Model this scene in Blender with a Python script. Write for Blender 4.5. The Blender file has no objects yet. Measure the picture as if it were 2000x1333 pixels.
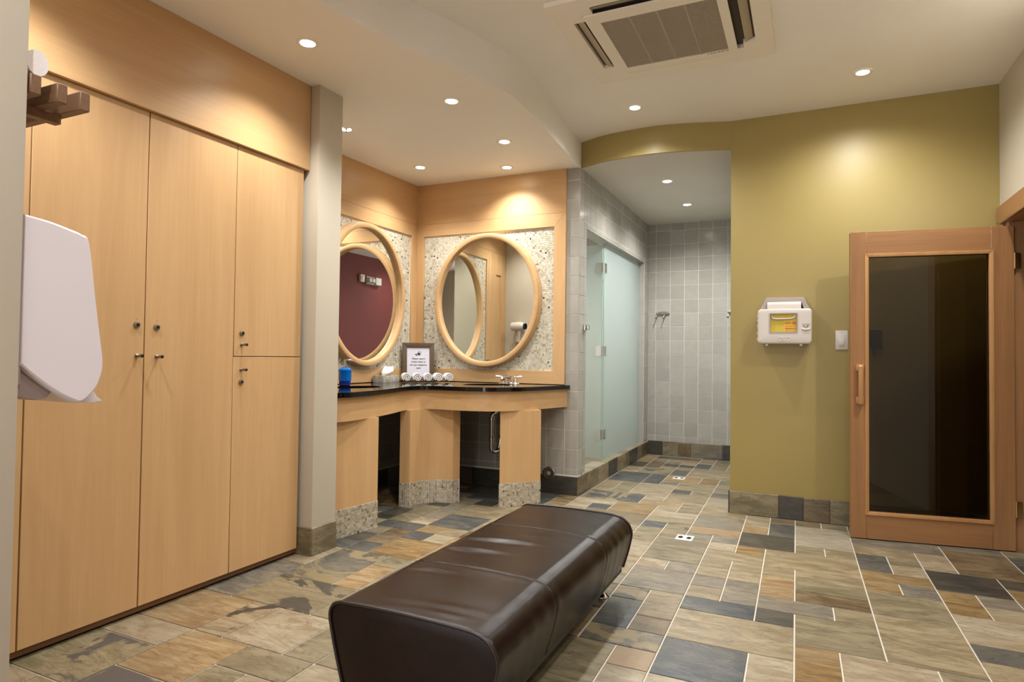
import bpy, bmesh, math, random
from mathutils import Vector, Matrix
random.seed(11)
PI = math.pi
S = bpy.context.scene
COL = S.collection

# ------------------------------------------------------------------ camera
cd = bpy.data.cameras.new('camera')
cam = bpy.data.objects.new('camera', cd)
COL.objects.link(cam)
RT = ((0.9062637596, 0.4225388366, 0.0121214501), (-0.0007244296, -0.0271228635, 0.9996318450),
      (-0.4227120452, 0.9059388952, 0.0242743686))
M = Matrix(((RT[0][0], RT[1][0], -RT[2][0]), (RT[0][1], RT[1][1], -RT[2][1]), (RT[0][2], RT[1][2], -RT[2][2])))
cam.matrix_world = Matrix.Translation((0, 0, 1.1)) @ M.to_4x4()
cd.sensor_width = 36.0
cd.lens = 1231.29 / 2000 * 36
cd.clip_start = 0.02
S.camera = cam

# ------------------------------------------------------------------ world, exposure
w = bpy.data.worlds.new('world')
S.world = w
w.use_nodes = True
w.node_tree.nodes['Background'].inputs[0].default_value = (0.96, 0.98, 1.0, 1)
w.node_tree.nodes['Background'].inputs[1].default_value = 2.1  # uniform fill light, let in through the rear end left open for it
S.view_settings.view_transform = 'Standard'
S.view_settings.look = 'None'
S.view_settings.gamma = 1.0
S.view_settings.use_curve_mapping = False
S.view_settings.exposure = 0.78
LAMP_W = 10.0            # watts of one downlight
LAMP_COL = (1.0, 0.985, 0.96)

# ------------------------------------------------------------------ helpers: colour and materials
def lin(h):
    h = h.lstrip('#')
    o = []
    for k in (0, 2, 4):
        c = int(h[k:k + 2], 16) / 255
        o.append(c / 12.92 if c <= 0.04045 else ((c + 0.055) / 1.055) ** 2.4)
    return (o[0], o[1], o[2], 1.0)

class NT:
    def __init__(s, name):
        s.m = bpy.data.materials.new(name)
        s.m.use_nodes = True
        s.t = s.m.node_tree
        s.b = s.t.nodes['Principled BSDF']
    def n(s, typ, **kw):
        x = s.t.nodes.new(typ)
        for k, v in kw.items():
            if k.startswith('i_'):
                x.inputs[k[2:].replace('_', ' ')].default_value = v
            else:
                setattr(x, k, v)
        return x
    def l(s, a, ao, b, bi):
        s.t.links.new(a.outputs[ao], b.inputs[bi])
    def coords(s, scale=(1, 1, 1), rand=True):
        tc = s.n('ShaderNodeTexCoord')
        mp = s.n('ShaderNodeMapping')
        mp.inputs['Scale'].default_value = scale
        if rand:
            oi = s.n('ShaderNodeObjectInfo')
            mu = s.n('ShaderNodeMath', operation='MULTIPLY')
            mu.inputs[1].default_value = 37.0
            s.l(oi, 'Random', mu, 0)
            ad = s.n('ShaderNodeVectorMath', operation='ADD')
            s.l(tc, 'Object', ad, 0)
            s.l(mu, 0, ad, 1)
            s.l(ad, 0, mp, 'Vector')
        else:
            s.l(tc, 'Object', mp, 'Vector')
        return mp
    def noise(s, mp, scale, detail=4, rough=0.55, dist=0.0):
        x = s.n('ShaderNodeTexNoise')
        x.inputs['Scale'].default_value = scale
        x.inputs['Detail'].default_value = detail
        x.inputs['Roughness'].default_value = rough
        x.inputs['Distortion'].default_value = dist
        s.l(mp, 0, x, 'Vector')
        return x
    def ramp(s, src, out, stops, interp='LINEAR'):
        r = s.n('ShaderNodeValToRGB')
        cr = r.color_ramp
        cr.interpolation = interp
        while len(cr.elements) < len(stops):
            cr.elements.new(0.5)
        for e, (p, c) in zip(cr.elements, stops):
            e.position = p
            e.color = lin(c) if isinstance(c, str) else c
        s.l(src, out, r, 'Fac')
        return r
    def mix(s, a, b, fac, blend='MIX'):
        x = s.n('ShaderNodeMix', data_type='RGBA', blend_type=blend)
        for v, i in ((fac, 0), (a, 6), (b, 7)):
            if isinstance(v, tuple) and len(v) == 2 and not isinstance(v[0], float):
                s.t.links.new(v[0].outputs[v[1]], x.inputs[i])
            else:
                x.inputs[i].default_value = v
        return x
    def bump(s, src, out, strength=0.2, dist=0.002):
        b = s.n('ShaderNodeBump')
        b.inputs['Strength'].default_value = strength
        b.inputs['Distance'].default_value = dist
        s.l(src, out, b, 'Height')
        s.l(b, 0, s.b, 'Normal')
    def set(s, **kw):
        for k, v in kw.items():
            s.b.inputs[k.replace('_', ' ')].default_value = v
        return s.m

def plain(name, col, rough=0.5, metal=0.0, bump=0.0, bscale=200, **kw):
    t = NT(name)
    t.set(Base_Color=lin(col), Roughness=rough, Metallic=metal, **kw)
    mp = t.coords(rand=False)
    if bump:
        x = t.noise(mp, bscale, 3)
        t.bump(x, 0, bump, 0.001)
    return t.m

def paint(name, col, rough=0.55):
    t = NT(name)
    mp = t.coords(rand=False)
    a = t.noise(mp, 1.3, 3)
    c = lin(col)
    c2 = tuple(min(1, v * 0.95) for v in c[:3]) + (1,)
    r = t.ramp(a, 0, [(0.3, c2), (0.7, c)])
    t.l(r, 0, t.b, 'Base Color')
    b = t.noise(mp, 220, 2)
    t.bump(b, 0, 0.06, 0.001)
    return t.set(Roughness=rough)

def wood(name, c1, c2, axis='z', rough=0.36, coat=0.25, grain=1.0, fleck=True):
    t = NT(name)
    sc = {'x': (1, 14, 14), 'y': (14, 1, 14), 'z': (14, 14, 1)}[axis]
    fs = {'x': (3, 90, 90), 'y': (90, 3, 90), 'z': (90, 90, 3)}[axis]
    mp = t.coords(sc)
    mf = t.coords(fs)
    a = t.noise(mp, 0.55, 6, 0.6, 0.9)
    f = t.noise(mf, 1.0, 3, 0.6)
    r = t.ramp(a, 0, [(0.28, c2), (0.72, c1)])
    d = tuple(v * (1 - 0.10 * grain) for v in lin(c2)[:3]) + (1,)
    fr = t.ramp(f, 0, [(0.35, (1, 1, 1, 1)), (0.65, (0, 0, 0, 1))])
    g = t.n('ShaderNodeMath', operation='MULTIPLY')
    g.inputs[1].default_value = 0.28 * grain
    t.l(fr, 0, g, 0)
    x = t.mix((r, 0), d, (g, 0))
    t.l(x, 2, t.b, 'Base Color')
    t.bump(f, 0, 0.03, 0.001)
    return t.set(Roughness=rough, Coat_Weight=coat, Coat_Roughness=0.38)

SLATE_K = 0.58
def slate(name, c1, c2, c3, patch=0.0, c4='#4a4d50', streak=3.0, rough=0.36, alt='#a8987a'):
    t = NT(name)
    c1, c2, c3, c4 = [tuple(v * SLATE_K for v in lin(c)[:3]) + (1,) for c in (c1, c2, c3, c4)]
    mp = t.coords((1, 1, 1))
    ms = t.coords((1.0, streak, 1.0))
    a = t.noise(ms, 3.6, 9, 0.66, 1.1)
    lt = tuple(min(1, v * 1.12) for v in c3[:3]) + (1,)
    dk = tuple(v * 0.80 for v in c2[:3]) + (1,)
    r = t.ramp(a, 0, [(0.30, dk), (0.43, c2), (0.52, c1), (0.64, c3), (0.74, lt)])
    fine = t.noise(ms, 22, 6, 0.68, 0.5)
    fr = t.ramp(fine, 0, [(0.3, (0.66, 0.66, 0.66, 1)), (0.5, (0.98, 0.98, 0.98, 1)), (0.7, (1.14, 1.14, 1.14, 1))])
    x = t.mix((r, 0), (fr, 0), 0.6, 'MULTIPLY')
    big = t.noise(mp, 1.9, 4, 0.55, 0.6)
    br = t.ramp(big, 0, [(0.38, (0, 0, 0, 1)), (0.66, (0.55, 0.55, 0.55, 1))])
    wash = tuple(v * SLATE_K for v in lin(alt)[:3]) + (1,)
    x = t.mix((x, 2), wash, (br, 0))
    ve = t.noise(ms, 2.6, 5, 0.6, 2.2)
    vr = t.ramp(ve, 0, [(0.475, (0, 0, 0, 1)), (0.497, (0.5, 0.5, 0.5, 1)), (0.503, (0.5, 0.5, 0.5, 1)), (0.525, (0, 0, 0, 1))])
    vd = tuple(v * 0.55 for v in c2[:3]) + (1,)
    x = t.mix((x, 2), vd, (vr, 0))
    last, lo = x, 2
    if patch > 0:
        p = t.noise(mp, 3.1, 7, 0.58, 1.6)
        e = 0.62 - 0.22 * patch
        pr = t.ramp(p, 0, [(e, (0, 0, 0, 1)), (e + 0.035, (1, 1, 1, 1))])
        y = t.mix((last, lo), c4, (pr, 0))
        last, lo = y, 2
    t.l(last, lo, t.b, 'Base Color')
    hb = t.noise(ms, 9, 9, 0.68, 0.7)
    t.bump(hb, 0, 0.34, 0.006)
    rr = t.ramp(hb, 0, [(0.2, (rough - .12,) * 3 + (1,)), (0.8, (rough + .15,) * 3 + (1,))])
    t.l(rr, 0, t.b, 'Roughness')
    return t.m

def emit(name, col, strength):
    t = NT(name)
    t.set(Base_Color=(0.9, 0.9, 0.9, 1), Emission_Color=lin(col), Emission_Strength=strength)
    return t.m

MAT = {}
MAT['cream'] = paint('cream_paint', '#c4bcaa')
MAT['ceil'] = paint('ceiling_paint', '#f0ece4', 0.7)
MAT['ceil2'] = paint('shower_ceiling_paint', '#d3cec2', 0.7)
MAT['yellow'] = paint('olive_yellow_paint', '#9f8d54', 0.45)
MAT['red'] = paint('burgundy_paint', '#74302c', 0.7)
for ax in 'xyz':
    MAT['maple_' + ax] = wood('maple_grain_' + ax, '#cfa979', '#c29a6a', ax, 0.42, 0.15)
    MAT['fir_' + ax] = wood('fir_grain_' + ax, '#a97a4d', '#906640', ax, 0.38, 0.2, 1.6)
MAT['fir_light'] = wood('fir_moulding', '#c0935f', '#a97848', 'z', 0.4, 0.2, 1.2)
MAT['cedar'] = wood('cedar_boards', '#9a5a30', '#7e4524', 'z', 0.6, 0.0, 1.5)
MAT['walnut_x'] = wood('teak_slat', '#8d6a48', '#6f5034', 'x', 0.5, 0.0, 1.5)
MAT['plinth'] = wood('plinth_wood', '#7a5530', '#6a4828', 'y', 0.5, 0.0)
MAT['dark'] = plain('dark_recess', '#2a2018', 0.8)
MAT['grout'] = plain('floor_grout', '#c6beb0', 0.85, bump=0.2)
MAT['wgrout'] = plain('wall_grout', '#e0dcd2', 0.8)
MAT['granite'] = None
MAT['chrome'] = plain('chrome', '#d8d8d8', 0.09, 1.0)
MAT['nickel'] = plain('brushed_nickel', '#9a9388', 0.28, 1.0)
MAT['brass'] = plain('pale_brass', '#c8a868', 0.3, 1.0)
MAT['white'] = plain('white_plastic', '#cfc8c0', 0.35)
MAT['wht_disp'] = plain('dispenser_white_plastic', '#e6e0e6', 0.3, Coat_Weight=0.3)
MAT['greyplastic'] = plain('smoke_plastic', '#a79a96', 0.35)
MAT['coverplate'] = plain('cover_grey', '#a8a298', 0.4)
MAT['porcelain'] = plain('porcelain', '#efece6', 0.12)
MAT['black'] = plain('black_plastic', '#141414', 0.4)
MAT['blackrub'] = plain('black_cap', '#1c1a18', 0.35)
MAT['mirror'] = plain('mirror_silver', '#e6e8e4', 0.0, 1.0)
MAT['grille'] = plain('grille_plastic', '#a89a86', 0.5)
MAT['acw'] = plain('cassette_plastic', '#e9e1d2', 0.5)
MAT['acd'] = plain('cassette_dark_slot', '#4b423a', 0.7)
MAT['lens'] = emit('lamp_lens', '#fff6e8', 30.0)
MAT['trimring'] = plain('lamp_trim', '#f2ece0', 0.35)
MAT['towel'] = plain('white_terry', '#dfdbd8', 0.95, bump=0.9, bscale=420)
MAT['bathtowel'] = plain('bath_terry', '#f6f4f2', 0.95, bump=0.5, bscale=300)
MAT['paper'] = plain('sign_paper', '#c6c4ce', 0.7)
MAT['ink'] = plain('sign_ink', '#2a2930', 0.7)
MAT['frame'] = plain('dark_frame_wood', '#523f2a', 0.45, bump=0.8, bscale=160)
MAT['tissue'] = plain('tissue_paper', '#e2dfdb', 0.9)
MAT['tbox'] = None
MAT['blue'] = plain('blue_soap', '#0a78dc', 0.12, Transmission_Weight=0.35)
MAT['bluedark'] = plain('blue_base_glass', '#1a2f8c', 0.1)
MAT['sharp_y'] = plain('yellow_bin', '#c8b030', 0.4)
MAT['sharp_l'] = plain('yellow_label', '#d9b23c', 0.5)
MAT['redink'] = plain('red_print', '#b0522c', 0.6)
MAT['piping'] = plain('leather_piping', '#241712', 0.35)

def mk_gray_tile():
    t = NT('grey_ceramic_glaze')
    mp = t.coords()
    oi = t.n('ShaderNodeObjectInfo')
    r = t.ramp(oi, 'Random', [(0.0, '#9b9890'), (0.5, '#a19e96'), (1.0, '#a6a39b')])
    a = t.noise(mp, 14, 3)
    fr = t.ramp(a, 0, [(0.3, (0.94, 0.94, 0.94, 1)), (0.7, (1.03, 1.03, 1.03, 1))])
    x = t.mix((r, 0), (fr, 0), 1.0, 'MULTIPLY')
    t.l(x, 2, t.b, 'Base Color')
    b = t.noise(mp, 9, 2)
    t.bump(b, 0, 0.05, 0.004)
    return t.set(Roughness=0.17)
MAT['gtile'] = mk_gray_tile()

def mk_granite():
    t = NT('black_granite')
    mp = t.coords(rand=False)
    v = t.noise(mp, 160, 3)
    r = t.ramp(v, 0, [(0.45, '#0c0b0b'), (0.7, '#1b1917'), (0.82, '#3a3632')])
    t.l(r, 0, t.b, 'Base Color')
    return t.set(Roughness=0.05)
MAT['granite'] = mk_granite()

def mk_mosaic():
    t = NT('glass_mosaic')
    a = t.n('ShaderNodeAttribute', attribute_name='Col')
    mp = t.coords(rand=False)
    n = t.noise(mp, 240, 3)
    fr = t.ramp(n, 0, [(0.3, (0.86, 0.86, 0.86, 1)), (0.7, (1.06, 1.06, 1.06, 1))])
    x = t.mix((a, 'Color'), (fr, 0), 1.0, 'MULTIPLY')
    t.l(x, 2, t.b, 'Base Color')
    return t.set(Roughness=0.22)
MAT['mosaic'] = mk_mosaic()

def mk_tbox():
    t = NT('printed_tissue_carton')
    mp = t.coords(rand=False)
    n = t.noise(mp, 14, 4, 0.6, 1.2)
    r = t.ramp(n, 0, [(0.35, '#b9b4ac'), (0.52, '#a09a92'), (0.62, '#8b8a60'), (0.7, '#c9c4bc')])
    t.l(r, 0, t.b, 'Base Color')
    return t.set(Roughness=0.35)
MAT['tbox'] = mk_tbox()

def mk_leather():
    t = NT('brown_leather')
    mp = t.coords(rand=False)
    big = t.noise(mp, 5, 4, 0.6, 0.4)
    r = t.ramp(big, 0, [(0.3, '#1a100c'), (0.7, '#221510')])
    t.l(r, 0, t.b, 'Base Color')
    v = t.n('ShaderNodeTexVoronoi')
    v.inputs['Scale'].default_value = 420
    t.l(mp, 0, v, 'Vector')
    cr = t.noise(t.coords((3, 1.2, 3), False), 9, 6, 0.6, 0.6)
    ad = t.n('ShaderNodeMath', operation='MULTIPLY_ADD')
    ad.inputs[1].default_value = 2.1
    t.l(v, 0, ad, 0)
    t.l(cr, 0, ad, 2)
    t.bump(ad, 0, 0.10, 0.006)
    return t.set(Roughness=0.22, Specular_IOR_Level=0.22)
MAT['leather'] = mk_leather()

def mk_frost():
    t = NT('frosted_glass')
    return t.set(Base_Color=(0.80, 0.90, 0.88, 1), Roughness=0.42, Transmission_Weight=0.82, IOR=1.3)
MAT['frost'] = mk_frost()
def mk_tint():
    t = NT('bronze_tinted_glass')
    return t.set(Base_Color=(0.17, 0.145, 0.10, 1), Roughness=0.01, Transmission_Weight=1.0, IOR=1.45)
MAT['tint'] = mk_tint()
MAT['edge'] = plain('green_glass_edge', '#a8c4b8', 0.15)

SL = {
 't': slate('slate_tan', '#b5a27e', '#9c8a68', '#c6b592'),
 'p': slate('slate_pale', '#c4b394', '#b09c7c', '#d0c4aa'),
 'o': slate('slate_olive', '#9d9070', '#857a5c', '#b0a382'),
 'g': slate('slate_grey', '#938a79', '#7e786c', '#a69c88'),
 's': slate('slate_blue_grey', '#5c5f5f', '#4a5056', '#7a7a72', streak=2.2, alt='#827c68'),
 'k': slate('slate_charcoal', '#524e45', '#43423d', '#625d51', alt='#645f50'),
 'b': slate('slate_brown', '#80694a', '#66543a', '#98805a'),
 'r': slate('slate_rust', '#a88652', '#8e6c38', '#bd9e68', streak=4.0),
 'y': slate('slate_gold', '#bc9f72', '#aa875a', '#ccb48a', streak=5.0),
 'w': slate('slate_white', '#cabfa9', '#bdb09a', '#d6cdbb'),
 'oa': slate('slate_olive_patched', '#a89a78', '#968a66', '#b8aa88', 0.4, '#68635f'),
 'ga': slate('slate_grey_patched', '#a39882', '#8f8674', '#b6aa90', 0.6, '#6c6664'),
 'td': slate('slate_tan_veined', '#bda683', '#9a8664', '#cbb896', 0.25, '#4c443a', 4.0),
 'od': slate('slate_olive_banded', '#a09070', '#8c7c58', '#b2a078', 0.4, '#5c564a', 5.0),
 'sa': slate('slate_dark_patched', '#66675f', '#54575a', '#7c7a6e', 0.45, '#a5946e', 2.2),
 'sd': slate('slate_dark_tan_patched', '#5f605e', '#4c4f54', '#76726a', 0.6, '#b09570', 2.2),
}

# ------------------------------------------------------------------ helpers: objects
ORG = {}
def tag(o, label=None, cat=None, group=None, kind=None):
    for k, v in (('label', label), ('category', cat), ('group', group), ('kind', kind)):
        if v:
            o[k] = v
    return o

def thing(name, label, cat, loc=(0, 0, 0), rotz=0.0, group=None, kind=None, world=True):
    o = bpy.data.objects.new(name, None)
    o.empty_display_size = 0.1
    COL.objects.link(o)
    o.location = loc
    o.rotation_euler = (0, 0, rotz)
    ORG[o] = Vector(loc) if world else Vector((0, 0, 0))
    return tag(o, label, cat, group, kind)

class B:
    """collects geometry and links it as one mesh object"""
    def __init__(s):
        s.v, s.f = [], []
    def add(s, vs, fs):
        k = len(s.v)
        s.v += [tuple(v) for v in vs]
        s.f += [tuple(i + k for i in f) for f in fs]
        return s
    def box(s, x0, x1, y0, y1, z0, z1):
        vs = [(x, y, z) for z in (z0, z1) for y in (y0, y1) for x in (x0, x1)]
        return s.add(vs, [(0, 2, 3, 1), (4, 5, 7, 6), (0, 1, 5, 4), (2, 6, 7, 3), (0, 4, 6, 2), (1, 3, 7, 5)])
    def prism(s, poly, z0, z1, caps=True):
        n = len(poly)
        z0f = z0 if callable(z0) else (lambda x, y: z0)
        z1f = z1 if callable(z1) else (lambda x, y: z1)
        vs = [(x, y, z0f(x, y)) for x, y in poly] + [(x, y, z1f(x, y)) for x, y in poly]
        fs = [(i, (i + 1) % n, n + (i + 1) % n, n + i) for i in range(n)]
        if caps:
            fs += [tuple(range(n - 1, -1, -1)), tuple(range(n, 2 * n))]
        return s.add(vs, fs)
    def extrude(s, poly, a, b, fn):
        """poly of (p, q) swept from a to b; fn(p, q, t) gives the point"""
        n = len(poly)
        vs = [fn(p, q, a) for p, q in poly] + [fn(p, q, b) for p, q in poly]
        fs = [(i, (i + 1) % n, n + (i + 1) % n, n + i) for i in range(n)] + [tuple(range(n - 1, -1, -1)), tuple(range(n, 2 * n))]
        return s.add(vs, fs)
    def tube(s, pts, r, seg=10, closed=False, caps=True):
        P = [Vector(p) for p in pts]
        n = len(P)
        rs = r if isinstance(r, (list, tuple)) else [r] * n
        up = None
        k = len(s.v)
        for i, p in enumerate(P):
            a = P[(i - 1) % n] if (closed or i > 0) else p
            b = P[(i + 1) % n] if (closed or i < n - 1) else p
            d = (b - a).normalized()
            if up is None:
                up = Vector((0, 0, 1)) if abs(d.z) < 0.9 else Vector((1, 0, 0))
            u = (up - d * up.dot(d)).normalized()
            up = u
            v = d.cross(u)
            for j in range(seg):
                t = 2 * PI * j / seg
                s.v.append(tuple(p + (u * math.cos(t) + v * math.sin(t)) * rs[i]))
        m = n if closed else n - 1
        for i in range(m):
            for j in range(seg):
                a0, a1 = k + i * seg, k + ((i + 1) % n) * seg
                s.f.append((a0 + j, a0 + (j + 1) % seg, a1 + (j + 1) % seg, a1 + j))
        if caps and not closed:
            s.f.append(tuple(k + j for j in range(seg - 1, -1, -1)))
            s.f.append(tuple(k + (n - 1) * seg + j for j in range(seg)))
        return s
    def lathe(s, prof, c=(0, 0, 0), axis='z', seg=24, sx=1.0, sy=1.0):
        """prof of (radius, height)"""
        k = len(s.v)
        n = len(prof)
        for r, h in prof:
            for j in range(seg):
                t = 2 * PI * j / seg
                a, b = r * math.cos(t) * sx, r * math.sin(t) * sy
                p = {'z': (a, b, h), 'y': (a, h, -b), 'x': (h, a, b)}[axis]
                s.v.append((p[0] + c[0], p[1] + c[1], p[2] + c[2]))
        for i in range(n - 1):
            for j in range(seg):
                s.f.append((k + i * seg + j, k + i * seg + (j + 1) % seg, k + (i + 1) * seg + (j + 1) % seg, k + (i + 1) * seg + j))
        if prof[0][0] > 1e-6:
            s.f.append(tuple(k + j for j in range(seg - 1, -1, -1)))
        if prof[-1][0] > 1e-6:
            s.f.append(tuple(k + (n - 1) * seg + j for j in range(seg)))
        return s
    def grid(s, rows, closed=False):
        k = len(s.v)
        n, m = len(rows), len(rows[0])
        for r in rows:
            s.v += [tuple(p) for p in r]
        for i in range(n - 1):
            for j in range(m if closed else m - 1):
                s.f.append((k + i * m + j, k + i * m + (j + 1) % m, k + (i + 1) * m + (j + 1) % m, k + (i + 1) * m + j))
        return s
    def xf(s, mat):
        s.v = [tuple(mat @ Vector(v)) for v in s.v]
        return s
    def build(s, name, mat, parent=None, bevel=0.0, smooth=None, seg=2, label=None, kind=None, clean=True):
        o0 = ORG.get(parent, Vector((0, 0, 0))) if parent is not None else Vector((0, 0, 0))
        me = bpy.data.meshes.new(name)
        me.from_pydata([(v[0] - o0.x, v[1] - o0.y, v[2] - o0.z) for v in s.v], [], s.f)
        if clean or bevel:
            bm = bmesh.new()
            bm.from_mesh(me)
            bmesh.ops.remove_doubles(bm, verts=bm.verts, dist=1e-5)
            bmesh.ops.recalc_face_normals(bm, faces=bm.faces)
            if bevel:
                ed = [e for e in bm.edges if len(e.link_faces) == 2 and e.calc_face_angle(0) > 0.5]
                bmesh.ops.bevel(bm, geom=ed, offset=bevel, segments=seg, affect='EDGES', profile=0.6)
            bm.to_mesh(me)
            bm.free()
        if smooth is None:
            smooth = 40 if bevel else None
        if smooth:
            me.polygons.foreach_set('use_smooth', [True] * len(me.polygons))
            me.set_sharp_from_angle(angle=math.radians(smooth))
        if isinstance(mat, str):
            mat = MAT[mat]
        me.materials.append(mat)
        o = bpy.data.objects.new(name, me)
        COL.objects.link(o)
        if parent is not None:
            o.parent = parent
            ORG[o] = o0
        if label:
            o['label'] = label
        if kind:
            o['kind'] = kind
        return o

def struct(b, name, mat, **kw):
    o = b.build(name, mat, **kw)
    ORG[o] = Vector((0, 0, 0))
    o['kind'] = 'structure'
    return o

def copy_tree(o, parent=None, **props):
    c = o.copy()
    COL.objects.link(c)
    if parent is not None:
        c.parent = parent
    for k, v in props.items():
        c[k] = v
    for ch in list(o.children):
        if ch.type != 'LIGHT':
            copy_tree(ch, c)
    return c

TM = {}
def tile_mesh(w, h, t=0.008, ch=0.0018, shear=False, key=''):
    k = (round(w, 4), round(h, 4), t, shear, key)
    if k in TM:
        return TM[k]
    vs = []
    for d, z in ((0, 0), (0, t - ch), (ch, t)):
        for sx, sy in ((-1, -1), (1, -1), (1, 1), (-1, 1)):
            a, b = sx * (w / 2 - d), sy * (h / 2 - d)
            vs.append((a - 0.0125 * b, b - 0.005 * a, z) if shear else (a, b, z))
    fs = [(8, 9, 10, 11)]
    for L in (0, 4):
        fs += [(L + i, L + (i + 1) % 4, L + 4 + (i + 1) % 4, L + 4 + i) for i in range(4)]
    me = bpy.data.meshes.new('tile')
    me.from_pydata(vs, [], fs)
    TM[k] = me
    return me

def tile(mat, parent, loc, w, h, rot=(0, 0, 0), t=0.008, shear=False, name='tile', ch=0.0018):
    me = tile_mesh(w, h, t, ch, shear, mat.name)
    if not me.materials:
        me.materials.append(mat)
    o = bpy.data.objects.new(name, me)
    COL.objects.link(o)
    o.parent = parent
    o.location = loc
    o.rotation_euler = rot
    return o
R_BACK = (PI / 2, 0, 0)            # faces -y
R_LEFT = (PI / 2, 0, PI / 2)       # faces +x

def sm(pts, n=8, closed=False):
    """Catmull-Rom through 2-D or 3-D points"""
    P = [Vector(p) for p in pts]
    out = []
    m = len(P)
    for i in range(m if closed else m - 1):
        p0 = P[(i - 1) % m] if (closed or i > 0) else P[i]
        p1, p2 = P[i], P[(i + 1) % m]
        p3 = P[(i + 2) % m] if (closed or i < m - 2) else p2
        for k in range(n):
            t = k / n
            out.append(0.5 * ((2 * p1) + (p2 - p0) * t + (2 * p0 - 5 * p1 + 4 * p2 - p3) * t * t + (3 * p1 - p0 - 3 * p2 + p3) * t ** 3))
    if not closed:
        out.append(P[-1])
    return [tuple(p) for p in out]

# ================================================================== SETTING
YB = 4.784            # back wall / yellow wall plane
def zs(y):            # underside of the soffit
    return 2.551 + 0.0155 * y

fl = struct(B().box(-3.4, 2.6, -1.75, 7.4, -0.08, -0.0035), 'floor', 'grout')

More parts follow.
